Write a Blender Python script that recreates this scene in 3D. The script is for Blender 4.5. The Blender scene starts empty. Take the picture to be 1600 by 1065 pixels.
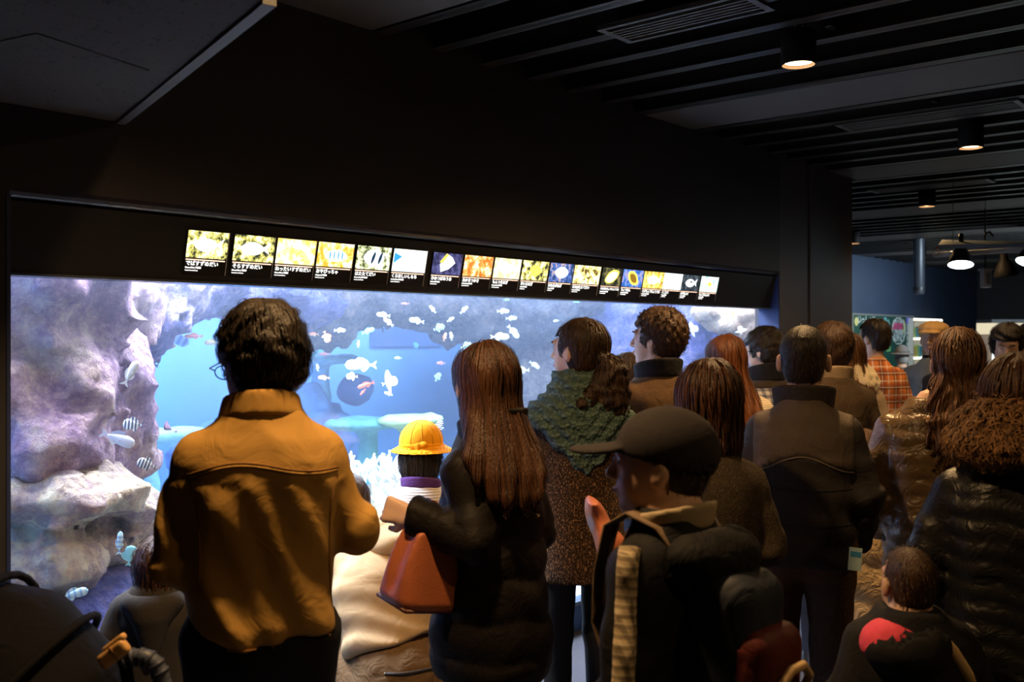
import bpy, math, random, time
import numpy as np
from mathutils import Matrix, Vector
T0 = time.time()
sc = bpy.context.scene
R = math.radians
# ---------------------------------------------------------------- camera, light, exposure
FPX = 35.0 / 36.0 * 1600.0
EYE = 1.62
FA = math.atan2(1325.0, FPX)              # angle between the view axis and the long wall (+X)
FWD = np.array([math.cos(FA), math.sin(FA)])
RGT = np.array([math.sin(FA), -math.cos(FA)])
cam_d = bpy.data.cameras.new('camera'); cam = bpy.data.objects.new('camera', cam_d)
sc.collection.objects.link(cam); sc.camera = cam
cam_d.lens = 35; cam_d.sensor_width = 36; cam_d.shift_y = -8.5 / 1600.0
cam.location = (0, 0, EYE)
cam.rotation_euler = (R(90), 0, FA - R(90))
cam_d.clip_start = 0.05; cam_d.clip_end = 60
cam_d.dof.use_dof = True; cam_d.dof.focus_distance = 3.9; cam_d.dof.aperture_fstop = 4.0
sc.view_settings.view_transform = 'Standard'; sc.view_settings.look = 'None'
sc.view_settings.exposure = 0.0; sc.view_settings.gamma = 1.0; sc.view_settings.use_curve_mapping = False
w = bpy.data.worlds.new('world'); sc.world = w; w.use_nodes = True
w.node_tree.nodes['Background'].inputs[0].default_value = (0.02, 0.025, 0.04, 1)
w.node_tree.nodes['Background'].inputs[1].default_value = 0.1
WARM = (1.0, 0.60, 0.26)
def light(name, kind, loc, energy, color, aim=(0, 0, -1), size=0.1, size_y=None, spot=R(80), blend=0.6):
    d = bpy.data.lights.new(name, kind); d.energy = energy; d.color = color
    if kind == 'AREA':
        d.shape = 'RECTANGLE'; d.size = size; d.size_y = size_y or size
    else:
        d.shadow_soft_size = size
    if kind == 'SPOT': d.spot_size = spot; d.spot_blend = blend
    o = bpy.data.objects.new(name, d); sc.collection.objects.link(o); o.location = loc
    o.rotation_euler = Vector(aim).to_track_quat('-Z', 'Y').to_euler()
    return o
TANK_COL = (0.92, 0.92, 1.0)
# lamps hung over the water, inside the tank
for x, y, e in ((1.8, 3.85, 330), (3.2, 4.0, 125), (4.6, 4.1, 70), (5.9, 4.1, 62), (7.1, 3.9, 85), (3.0, 5.8, 100), (5.2, 5.8, 75), (7.0, 5.4, 65)):
    light('tank_lamp_light', 'AREA', (x, y, 2.5), e, TANK_COL, (0, -0.12, -1), 0.9, 0.7)
# ceiling spots on the near rows (the row in view is Y about 1.8; the other row stands behind the photographer)
for x, y, e, aim in ((3.93, 1.78, 150, (0.0, .0, -1)), (6.34, 1.78, 60, (0, 0, -1)), (8.97, 2.88, 75, (0, 0, -1)), (12.0, 4.72, 75, (0, 0, -1)), (14.6, 4.77, 75, (0, 0, -1)),
                     (1.45, 1.66, 150, (.0, .0, -1)), (4.2, -.2, 28, (-.1, .3, -1)), (6.4, 0.0, 30, (0, .3, -1)), (1.8, -.6, 22, (0.1, .5, -1))):
    light('ceiling_lamp_light', 'SPOT', (x, y, 2.72), e, WARM, aim, 0.05, spot=R(150), blend=1.0)
light('shop_lamp_light', 'AREA', (12.5, 2.5, 2.6), 110, (0.75, 0.9, 1.0), (0.3, 0.5, -1), 1.5, 0.6)
light('shop_wall_light', 'AREA', (15.5, 4.6, 2.5), 28, (0.75, 0.88, 1.0), (0.0, 1, -0.8), 4.0, 0.3)

# ---------------------------------------------------------------- projection helpers (pixel of the 1600x1065 photo -> metres)
def dirxy(px):
    u = (px - 800.0) / FPX
    return FWD + RGT * u
def at(px, t): return dirxy(px) * t                      # floor point at depth t
def zat(py, t): return EYE + (524.0 - py) / FPX * t
def onY(px, py, Y):
    d = dirxy(px); t = Y / d[1]
    return (d[0] * t, Y, zat(py, t), t)

# ---------------------------------------------------------------- object helpers
COL = sc.collection
def tag(o, label=None, cat=None, group=None, kind=None):
    if label: o['label'] = label
    if cat: o['category'] = cat
    if group: o['group'] = group
    if kind: o['kind'] = kind
    return o
def link(name, data, mat=None, parent=None, loc=None, rot=None):
    o = bpy.data.objects.new(name, data); COL.objects.link(o)
    if mat is not None and data is not None:
        ms = mat if isinstance(mat, (list, tuple)) else [mat]
        for m in ms: data.materials.append(m)
    if parent is not None: o.parent = parent
    if loc is not None: o.location = loc
    if rot is not None: o.rotation_euler = rot
    return o
def empty(name, loc=(0, 0, 0), rz=0, **k):
    o = link(name, None, loc=loc, rot=(0, 0, rz)); o.empty_display_size = .1
    return tag(o, **k)
def raw_mesh(V, F, smooth=True, name='m'):
    """V (n,3), F (m,3) or (m,4)"""
    me = bpy.data.meshes.new(name)
    V = np.asarray(V, np.float32); F = np.asarray(F, np.int32)
    k = F.shape[1]
    me.vertices.add(len(V)); me.vertices.foreach_set('co', V.ravel())
    me.loops.add(F.size); me.loops.foreach_set('vertex_index', F.ravel())
    me.polygons.add(len(F)); me.polygons.foreach_set('loop_start', np.arange(0, F.size, k, dtype=np.int32))
    me.polygons.foreach_set('use_smooth', np.full(len(F), smooth))
    me.update(calc_edges=True)
    return me
class MB:
    """collects simple shapes into ONE mesh"""
    def __init__(s): s.v = []; s.f = []
    def add(s, V, F):
        n = len(s.v); s.v += [tuple(map(float, q)) for q in V]; s.f += [tuple(int(i) + n for i in g) for g in F]; return s
    def box(s, a, b, M=None):
        (x0, y0, z0), (x1, y1, z1) = a, b
        V = [(x0, y0, z0), (x1, y0, z0), (x1, y1, z0), (x0, y1, z0), (x0, y0, z1), (x1, y0, z1), (x1, y1, z1), (x0, y1, z1)]
        if M is not None: V = [tuple(M @ Vector(q)) for q in V]
        return s.add(V, [(0, 3, 2, 1), (4, 5, 6, 7), (0, 1, 5, 4), (1, 2, 6, 5), (2, 3, 7, 6), (3, 0, 4, 7)])
    def tube(s, pts, r, n=8, cap=True):
        pts = [Vector(p) for p in pts]; rr = r if isinstance(r, (list, tuple)) else [r] * len(pts)
        V = []; F = []
        up = None
        for i, p in enumerate(pts):
            d = (pts[min(i + 1, len(pts) - 1)] - pts[max(i - 1, 0)]).normalized()
            if up is None: up = Vector((0, 0, 1)) if abs(d.z) < .9 else Vector((1, 0, 0))
            a = d.cross(up).normalized(); b = a.cross(d).normalized(); up = b
            for k in range(n):
                t = 2 * math.pi * k / n
                V.append(p + (a * math.cos(t) + b * math.sin(t)) * rr[i])
        for i in range(len(pts) - 1):
            for k in range(n):
                F.append((i * n + k, i * n + (k + 1) % n, (i + 1) * n + (k + 1) % n, (i + 1) * n + k))
        if cap: F.append(tuple(range(n - 1, -1, -1))); F.append(tuple((len(pts) - 1) * n + k for k in range(n)))
        return s.add(V, F)
    def lathe(s, prof, n=24, c=(0, 0, 0), M=None):
        V = []; F = []
        for (r, z) in prof:
            for k in range(n):
                t = 2 * math.pi * k / n; q = Vector((r * math.cos(t), r * math.sin(t), z))
                if M is not None: q = M @ q
                V.append(q + Vector(c))
        for i in range(len(prof) - 1):
            for k in range(n):
                F.append((i * n + k, i * n + (k + 1) % n, (i + 1) * n + (k + 1) % n, (i + 1) * n + k))
        return s.add(V, F)
    def prism(s, pts, h, M=None):
        """pts: 2-D outline (x,z); thickness h along y"""
        n = len(pts)
        V = [(x, -h / 2, z) for x, z in pts] + [(x, h / 2, z) for x, z in pts]
        if M is not None: V = [tuple(M @ Vector(q)) for q in V]
        F = [tuple(range(n)), tuple(range(2 * n - 1, n - 1, -1))] + [(i, i + n, (i + 1) % n + n, (i + 1) % n) for i in range(n)]
        return s.add(V, F)
    def build(s, name, mat=None, parent=None, smooth=False, bevel=0, loc=None, rot=None):
        me = bpy.data.meshes.new(name); me.from_pydata(s.v, [], s.f); me.update()
        if smooth: me.polygons.foreach_set('use_smooth', [True] * len(me.polygons))
        o = link(name, me, mat, parent, loc, rot)
        if bevel:
            m = o.modifiers.new('bevel', 'BEVEL'); m.width = bevel; m.segments = 2; m.limit_method = 'ANGLE'
        return o
def copy_tree(o, parent=None, loc=None):
    c = o.copy(); COL.objects.link(c)
    if parent is not None: c.parent = parent
    for ch in list(o.children): copy_tree(ch, c)
    if loc is not None: c.location = loc
    return c
def text(body, size, mat, parent, loc, rot=(0, 0, 0), align='LEFT', extrude=0.0004, name='lettering', bold=0.0, sx=1.0):
    cu = bpy.data.curves.new(name, 'FONT'); cu.body = body; cu.size = size; cu.align_x = align; cu.align_y = 'CENTER'
    cu.extrude = extrude; cu.offset = bold; cu.resolution_u = 2
    t_ = bpy.data.objects.new('t', cu); COL.objects.link(t_); bpy.context.view_layer.update()
    me = bpy.data.meshes.new_from_object(t_.evaluated_get(bpy.context.evaluated_depsgraph_get())); bpy.data.objects.remove(t_)
    me.materials.clear()
    o = link(name, me, mat, parent, loc, rot); o.scale = (sx, 1, 1)
    return o

# ---------------------------------------------------------------- materials
def new_mat(name):
    m = bpy.data.materials.new(name); m.use_nodes = True
    nt = m.node_tree; b = nt.nodes['Principled BSDF']
    return m, nt, b
def nd(nt, typ, **k):
    n = nt.nodes.new('ShaderNode' + typ)
    for a, v in k.items():
        if a.startswith('i_'): n.inputs[a[2:].replace('_', ' ')].default_value = v
        else: setattr(n, a, v)
    return n
def mathn(nt, op, a, b=None, c=None):
    n = nd(nt, 'Math', operation=op)
    for i, v in enumerate((a, b, c)):
        if v is None: continue
        if isinstance(v, (int, float)): n.inputs[i].default_value = v
        else: nt.links.new(v, n.inputs[i])
    return n.outputs[0]
def mixc(nt, f, a, b):
    n = nd(nt, 'Mix', data_type='RGBA')
    for s, v in ((n.inputs[0], f), (n.inputs[6], a), (n.inputs[7], b)):
        if isinstance(v, (int, float)): s.default_value = v
        elif isinstance(v, tuple): s.default_value = (*v[:3], 1)
        else: nt.links.new(v, s)
    return n.outputs[2]
def coords(nt, scale=(1, 1, 1)):
    tc = nd(nt, 'TexCoord'); mp = nd(nt, 'Mapping'); mp.inputs['Scale'].default_value = scale
    nt.links.new(tc.outputs['Object'], mp.inputs[0]); return mp.outputs[0]
def bump(nt, b, h, strength=0.3, dist=0.01):
    n = nd(nt, 'Bump'); n.inputs['Strength'].default_value = strength; n.inputs['Distance'].default_value = dist
    nt.links.new(h, n.inputs['Height']); nt.links.new(n.outputs[0], b.inputs['Normal'])
def noise(nt, v, scale, detail=3, rough=.6):
    n = nd(nt, 'TexNoise'); n.inputs['Scale'].default_value = scale; n.inputs['Detail'].default_value = detail; n.inputs['Roughness'].default_value = rough
    nt.links.new(v, n.inputs['Vector']); return n.outputs[0]
def ramp(nt, f, stops):
    n = nd(nt, 'ValToRGB'); e = n.color_ramp.elements
    while len(e) < len(stops): e.new(.5)
    for i, (p, c) in enumerate(stops): e[i].position = p; e[i].color = (*c, 1)
    nt.links.new(f, n.inputs[0]); return n.outputs[0]
def plain(name, col, rough=.6, metal=0, spec=.5, sheen=0, nscale=0, nvar=.25, bstr=0, bscale=200, coat=0):
    m, nt, b = new_mat(name)
    b.inputs['Base Color'].default_value = (*col, 1); b.inputs['Roughness'].default_value = rough
    b.inputs['Metallic'].default_value = metal; b.inputs['Specular IOR Level'].default_value = spec
    b.inputs['Sheen Weight'].default_value = sheen; b.inputs['Coat Weight'].default_value = coat
    v = None
    if nscale:
        v = coords(nt); f = noise(nt, v, nscale)
        dark = tuple(c * (1 - nvar) for c in col); lite = tuple(min(1, c * (1 + nvar)) for c in col)
        nt.links.new(mixc(nt, f, dark, lite), b.inputs['Base Color'])
    if bstr:
        v = v or coords(nt); bump(nt, b, noise(nt, v, bscale, 4), bstr, .004)
    return m
def cloth(name, col, rough=.85, bscale=260, bstr=.35, nvar=.3, wrinkle=.5, sheen=.0, wscale=9, spec=.3):
    """woven cloth: fine weave + soft creases as bump"""
    m, nt, b = new_mat(name); v = coords(nt)
    f = noise(nt, v, 14, 4)
    nt.links.new(mixc(nt, f, tuple(c * (1 - nvar) for c in col), tuple(min(1, c * (1 + nvar)) for c in col)), b.inputs['Base Color'])
    b.inputs['Roughness'].default_value = rough; b.inputs['Sheen Weight'].default_value = sheen; b.inputs['Specular IOR Level'].default_value = spec
    n = nd(nt, 'TexNoise'); n.inputs['Scale'].default_value = wscale; n.inputs['Detail'].default_value = 3; n.inputs['Distortion'].default_value = 1.2
    nt.links.new(v, n.inputs['Vector'])
    rid = mathn(nt, 'ABSOLUTE', mathn(nt, 'SUBTRACT', n.outputs[0], .5))
    h = mathn(nt, 'ADD', mathn(nt, 'MULTIPLY', rid, wrinkle * 1.5), mathn(nt, 'MULTIPLY', noise(nt, v, bscale, 2), .03 * bstr))
    bump(nt, b, h, .6, .02)
    return m
def hairmat(name, dark, lite, rough=.46):
    m, nt, b = new_mat(name); v = coords(nt, (1, 1, .12))
    g = nd(nt, 'NewGeometry')
    f = mathn(nt, 'MULTIPLY', mathn(nt, 'ADD', g.outputs['Random Per Island'], noise(nt, v, 160, 3)), .5)
    nt.links.new(ramp(nt, f, [(.2, dark), (.8, lite)]), b.inputs['Base Color'])
    b.inputs['Roughness'].default_value = rough; b.inputs['Specular IOR Level'].default_value = .32
    bump(nt, b, noise(nt, v, 240, 2), .9, .004)
    return m
def emis(name, col, strength):
    m, nt, b = new_mat(name); b.inputs['Base Color'].default_value = (0, 0, 0, 1)
    b.inputs['Emission Color'].default_value = (*col, 1); b.inputs['Emission Strength'].default_value = strength
    return m
# ---------------------------------------------------------------- implicit surfaces
def ln(v): return np.sqrt((v * v).sum(-1))
def cone(p, a, b, ra, rb):
    a = np.asarray(a, np.float32); b = np.asarray(b, np.float32); ba = b - a
    pa = p - a; h = np.clip((pa @ ba) / max(float(ba @ ba), 1e-9), 0, 1)
    return ln(pa - h[:, None] * ba) - (ra + (rb - ra) * h)
def ell(p, c, r):
    q = p - np.asarray(c, np.float32); r = np.asarray(r, np.float32)
    k0 = ln(q / r); k1 = ln(q / (r * r))
    return k0 * (k0 - 1) / np.maximum(k1, 1e-6)
def rbox(p, c, h, r=.01):
    q = np.abs(p - np.asarray(c, np.float32)) - (np.asarray(h, np.float32) - r)
    return ln(np.maximum(q, 0)) + np.minimum(q.max(-1), 0) - r
def smin(a, b, k):
    h = np.clip(.5 + .5 * (b - a) / k, 0, 1)
    return b + (a - b) * h - k * h * (1 - h)
def smax(a, b, k): return -smin(-a, -b, k)
def loft(p, prof, e=2.3):
    """stack of ellipses. prof rows: z, half width, half depth, x centre, y centre (ascending z)"""
    P = np.asarray(prof, np.float32); z = p[:, 2]
    zs = P[:, 0]
    w_ = np.interp(z, zs, P[:, 1]); d_ = np.interp(z, zs, P[:, 2]); xc = np.interp(z, zs, P[:, 3]); yc = np.interp(z, zs, P[:, 4])
    sl = np.interp(z, (zs[1:] + zs[:-1]) / 2, np.diff(P[:, 1]) / np.diff(zs)) if len(zs) > 1 else 0
    q = (np.abs((p[:, 0] - xc) / w_) ** e + np.abs((p[:, 1] - yc) / d_) ** e) ** (1 / e)
    m = np.minimum(w_, d_)
    d = (q - 1) * m / np.sqrt(1 + np.clip(sl, -3, 3) ** 2)
    return np.maximum(d, np.maximum(zs[0] - z, z - zs[-1]))
def sub(p, c, r, fn):
    """evaluate fn only near c"""
    c = np.asarray(c, np.float32); dd = ln(p - c); m = dd < r
    out = dd - r * .72; out = np.maximum(out, .03)
    if m.any(): out[m] = fn(p[m])
    return out
def folds(p, seed, freq=9., amp=.006, st=(1, 1, 1), n=4, sharp=1.6):
    rs = np.random.RandomState(seed); q = p * np.asarray(st, np.float32)
    ph = rs.uniform(0, 6.28, 3); q = q + .035 * np.sin(q[:, [2, 0, 1]] * 7 + ph)
    s = np.zeros(len(p), np.float32)
    for i in range(n):
        v = rs.normal(size=3); v /= np.linalg.norm(v); f = freq * (1 + .55 * i)
        s += (np.abs(np.sin(q @ v * f + rs.uniform(0, 6.28))) ** (1 / sharp) - .6) / (1 + .5 * i)
    return s * amp
def nodes_axis(lo, hi, step, fine=()):
    """grid coordinates with finer spacing inside the fine intervals (lo, hi, step)"""
    xs = [lo]; 
    while xs[-1] < hi:
        x = xs[-1]; s = step
        for (a, b, f) in fine:
            if a - 1e-6 <= x < b: s = min(s, f)
            elif x < a: s = min(s, max(f, a - x))
        xs.append(x + s)
    return np.array(xs, np.float32)
def isosurface(fn, ax, S=4, margin=.012, smooth_pts=None):
    ax = [np.asarray(a, np.float32) for a in ax]
    ax = [np.concatenate([a, a[-1] + (a[-1] - a[-2]) * np.arange(1, 1 + (-len(a)) % S, dtype=np.float32)]) if len(a) % S else a for a in ax]
    n = [len(a) for a in ax]; B = [k // S for k in n]
    cen = [a.reshape(-1, S).mean(1) for a in ax]; hw = [(a.reshape(-1, S)[:, -1] - a.reshape(-1, S)[:, 0]) / 2 for a in ax]
    C = np.stack(np.meshgrid(*cen, indexing='ij'), -1).reshape(-1, 3)
    Hd = np.sqrt(sum(h * h for h in np.meshgrid(*hw, indexing='ij'))).reshape(-1)
    d = fn(C)
    act = np.nonzero(np.abs(d) < Hd * 1.55 + margin)[0]
    V4 = np.empty((B[0], S, B[1], S, B[2], S), np.float32)
    V4[:] = np.where(d < 0, -1., 1.).reshape(B[0], 1, B[1], 1, B[2], 1)
    bi, bj, bk = np.unravel_index(act, B)
    A = [a.reshape(-1, S) for a in ax]
    for s0 in range(0, len(act), 6000):
        I, Jj, K = bi[s0:s0 + 6000], bj[s0:s0 + 6000], bk[s0:s0 + 6000]; m = len(I)
        P = np.empty((m, S, S, S, 3), np.float32)
        P[..., 0] = A[0][I][:, :, None, None]; P[..., 1] = A[1][Jj][:, None, :, None]; P[..., 2] = A[2][K][:, None, None, :]
        V4[I, :, Jj, :, K, :] = fn(P.reshape(-1, 3)).reshape(m, S, S, S)
    V = V4.reshape(n)
    V[0] = np.maximum(V[0], .001); V[-1] = np.maximum(V[-1], .001); V[:, 0] = np.maximum(V[:, 0], .001); V[:, -1] = np.maximum(V[:, -1], .001)
    V[:, :, 0] = np.maximum(V[:, :, 0], .001); V[:, :, -1] = np.maximum(V[:, :, -1], .001)
    In = V < 0
    c = [In[i:n[0] - 1 + i, j:n[1] - 1 + j, k:n[2] - 1 + k] for i in (0, 1) for j in (0, 1) for k in (0, 1)]
    al = c[0].copy(); an = c[0].copy()
    for q in c[1:]: al &= q; an |= q
    ci = np.nonzero(an & ~al)
    idx = np.full((n[0] - 1, n[1] - 1, n[2] - 1), -1, np.int32); idx[ci] = np.arange(len(ci[0]))
    acc = np.zeros((len(ci[0]), 3), np.float32); cnt = np.zeros(len(ci[0]), np.float32)
    off = [(i, j, k) for i in (0, 1) for j in (0, 1) for k in (0, 1)]
    for a_ in off:
        for dim in range(3):
            if a_[dim] == 1: continue
            b_ = list(a_); b_[dim] = 1
            ia = (ci[0] + a_[0], ci[1] + a_[1], ci[2] + a_[2]); ib = (ci[0] + b_[0], ci[1] + b_[1], ci[2] + b_[2])
            va, vb = V[ia], V[ib]; m = (va < 0) != (vb < 0)
            t = np.where(m, va / np.where(m, va - vb, 1), 0)
            pa = np.stack([ax[q][ia[q]] for q in range(3)], -1); pb = np.stack([ax[q][ib[q]] for q in range(3)], -1)
            acc += (pa + (pb - pa) * t[:, None]) * m[:, None]; cnt += m
    P = acc / np.maximum(cnt, 1)[:, None]
    F = []
    for dim in range(3):
        o1, o2 = [(1, 2), (2, 0), (0, 1)][dim]
        sl0 = [slice(None)] * 3; sl1 = [slice(None)] * 3
        sl0[dim] = slice(0, n[dim] - 1); sl1[dim] = slice(1, n[dim])
        A0, A1 = In[tuple(sl0)], In[tuple(sl1)]
        e = np.nonzero(A0 != A1)
        e = [q for q in e]
        ok = (e[o1] > 0) & (e[o2] > 0) & (e[o1] < n[o1] - 1) & (e[o2] < n[o2] - 1)
        e = [q[ok] for q in e]
        if len(e[0]) == 0: continue
        def cell(d1, d2):
            q = list(e); q[o1] = q[o1] - d1; q[o2] = q[o2] - d2
            return idx[tuple(q)]
        Q = np.stack([cell(1, 1), cell(0, 1), cell(0, 0), cell(1, 0)], -1)
        fl = ~A0[tuple(e)]
        Q[fl] = Q[fl][:, ::-1]
        F.append(Q)
    F = np.concatenate(F); F = F[(F >= 0).all(1)]
    return P, F
def relax(P, F, it=1, lam=.5):
    """laplacian smoothing"""
    for _ in range(it):
        acc = np.zeros_like(P); cnt = np.zeros(len(P), np.float32)
        for a, b in ((0, 1), (1, 2), (2, 3), (3, 0)):
            for q in range(3):
                acc[:, q] += np.bincount(F[:, a], P[F[:, b], q], len(P)) + np.bincount(F[:, b], P[F[:, a], q], len(P))
            cnt += np.bincount(F[:, a], minlength=len(P)) + np.bincount(F[:, b], minlength=len(P))
        P = P + lam * (acc / np.maximum(cnt, 1)[:, None] - P)
    return P.astype(np.float32)
def sdf_obj(name, fn, ax, mat, parent=None, it=1, margin=.012, loc=None, rot=None):
    P, F = isosurface(fn, ax, margin=margin)
    P = relax(P, F, it)
    return link(name, raw_mesh(P, F, True, name), mat, parent, loc, rot)
def box_ax(lo, hi, step):
    return [nodes_axis(lo[i], hi[i], step) for i in range(3)]
def grad(fn, p, e=.004):
    g = np.empty_like(p)
    for i in range(3):
        q = p.copy(); q[:, i] += e; r = p.copy(); r[:, i] -= e
        g[:, i] = fn(q) - fn(r)
    return g / np.maximum(ln(g), 1e-6)[:, None]
def strands(fn, seeds, rs, step=.012, n=12, width=.004, whorl=None, grav=1., out=.8, curl=0., lift=.002, free=3, wild=0.):
    """ribbons that run over the surface fn=0"""
    p = seeds.copy(); N = len(p); L = rs.randint(max(3, n // 2), n + 1, N)
    off = rs.uniform(.0, lift * 2, N); ph = rs.uniform(0, 6.28, (N, 3)); wd = width * rs.uniform(.5, 1.3, N)
    pts = []; nr = []; sd = []
    d = np.zeros_like(p)
    for k in range(n):
        g = grad(fn, p); dv = np.zeros_like(p); dv[:, 2] = -grav
        if whorl is not None: dv += out * (p - whorl) / np.maximum(ln(p - whorl), .02)[:, None]
        if curl: dv += curl * np.sin(ph + k * (1.1 + .3 * np.sin(ph[:, [1]]))) 
        if wild: dv += wild * np.sin(ph * 3)
        dv -= (dv * g).sum(-1)[:, None] * g * .95
        dv /= np.maximum(ln(dv), 1e-5)[:, None]
        d = dv if k == 0 else d * .35 + dv * .65
        s = np.cross(d, g); s /= np.maximum(ln(s), 1e-5)[:, None]
        pts.append(p.copy()); sd.append(s); nr.append(g)
        p = p + d * step
        if k < n - free or not free:
            f = fn(p) - off - lift * .3; p -= g * np.clip(f, -step, step)[:, None]
    pts = np.stack(pts, 1); sd = np.stack(sd, 1)
    V = []; F = []; base = 0
    kk = np.arange(n)
    taper = np.clip((L[:, None] - kk) / 3., 0, 1) * np.clip(.4 + kk / 2., 0, 1)
    A = pts - sd * (wd[:, None] * taper)[..., None] * .5; Bv = pts + sd * (wd[:, None] * taper)[..., None] * .5
    V = np.stack([A, Bv], 2).reshape(-1, 3)
    i, k = np.nonzero(kk[None, :-1] < (L[:, None] - 0))
    v0 = (i * n + k) * 2
    F = np.stack([v0, v0 + 1, v0 + 3, v0 + 2], -1)
    F = F[(k < L[i])]
    return V.astype(np.float32), F.astype(np.int32)
def join_vf(parts):
    V = []; F = []; n = 0
    for v, f in parts: V.append(v); F.append(f + n); n += len(v)
    return np.concatenate(V), np.concatenate(F)
def rotm(yaw=0, pitch=0, roll=0):
    return np.array(Matrix.Rotation(R(yaw), 3, 'Z') @ Matrix.Rotation(R(pitch), 3, 'X') @ Matrix.Rotation(R(roll), 3, 'Y'), np.float32)

# ---------------------------------------------------------------- anatomy
def head_sd(p):
    """adult head, centre of skull at origin, face to +y"""
    x = p.copy(); x[:, 0] = np.abs(x[:, 0])
    d = ell(x, (0, -.014, .022), (.074, .095, .092))
    d = smin(d, ell(x, (0, .022, -.028), (.060, .070, .082)), .03)
    d = smin(d, ell(x, (.030, .035, -.05), (.032, .040, .045)), .02)
    d = smin(d, ell(x, (0, .064, -.094), (.024, .022, .020)), .025)
    d = smin(d, ell(x, (.0, .085, .03), (.048, .012, .014)), .02)
    d = smax(d, -ell(x, (.031, .102, .010), (.020, .017, .013)), .014)
    d = smin(d, ell(x, (.031, .078, .008), (.013, .012, .011)), .004)
    d = smin(d, cone(x, (0, .090, .018), (0, .112, -.026), .007, .0115), .010)
    d = smin(d, ell(x, (.011, .100, -.030), (.009, .010, .008)), .006)
    d = smin(d, ell(x, (0, .092, -.056), (.024, .009, .0065)), .004)
    d = smin(d, ell(x, (0, .089, -.067), (.020, .009, .007)), .004)
    ear = ell(x, (.083, -.012, -.010), (.014, .022, .034))
    ear = smax(ear, -ell(x, (.097, -.004, -.004), (.007, .012, .020)), .005)
    return smin(d, ear, .008)
def hand_sd(p, W, d, n, k=1., curl=.5, thumb=1):
    W = np.asarray(W, np.float32); d = np.asarray(d, np.float32); d = d / np.linalg.norm(d)
    n = np.asarray(n, np.float32); n = n - d * (n @ d); n /= np.linalg.norm(n); s = np.cross(d, n) * thumb
    def f(p):
        r = None
        for i, (o, L) in enumerate(((.030, .95), (.010, 1.05), (-.011, 1.), (-.030, .8))):
            b = W + d * .088 * k + s * o * k
            m = cone(p, W + s * o * .55 * k + d * .01, b, .015 * k, .0125 * k)
            r = m if r is None else smin(r, m, .012)
            a = .25 * curl; q = b
            fin = None
            for j, sl in enumerate((.040, .026, .022)):
                a += curl * (.9, 1.0, .7)[j] * (1 + .08 * i)
                e = q + (d * math.cos(a) + n * math.sin(a)) * sl * L * k
                c = cone(p, q, e, (.0105 - .0012 * j) * k, (.0095 - .0012 * j) * k); fin = c if fin is None else np.minimum(fin, c); q = e
            r = smin(r, fin, .004)
        t0 = W + d * .02 * k + s * .022 * k; t1 = t0 + (d * .6 + s * .65 + n * .35) * .045 * k; t2 = t1 + (d * .85 + s * .05 + n * .5) * .032 * k
        r = smin(r, np.minimum(cone(p, t0, t1, .017 * k, .0115 * k), cone(p, t1, t2, .0115 * k, .009 * k)), .01)
        return r
    return sub(p, W + d * .09 * k, .2 * k, f)

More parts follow.
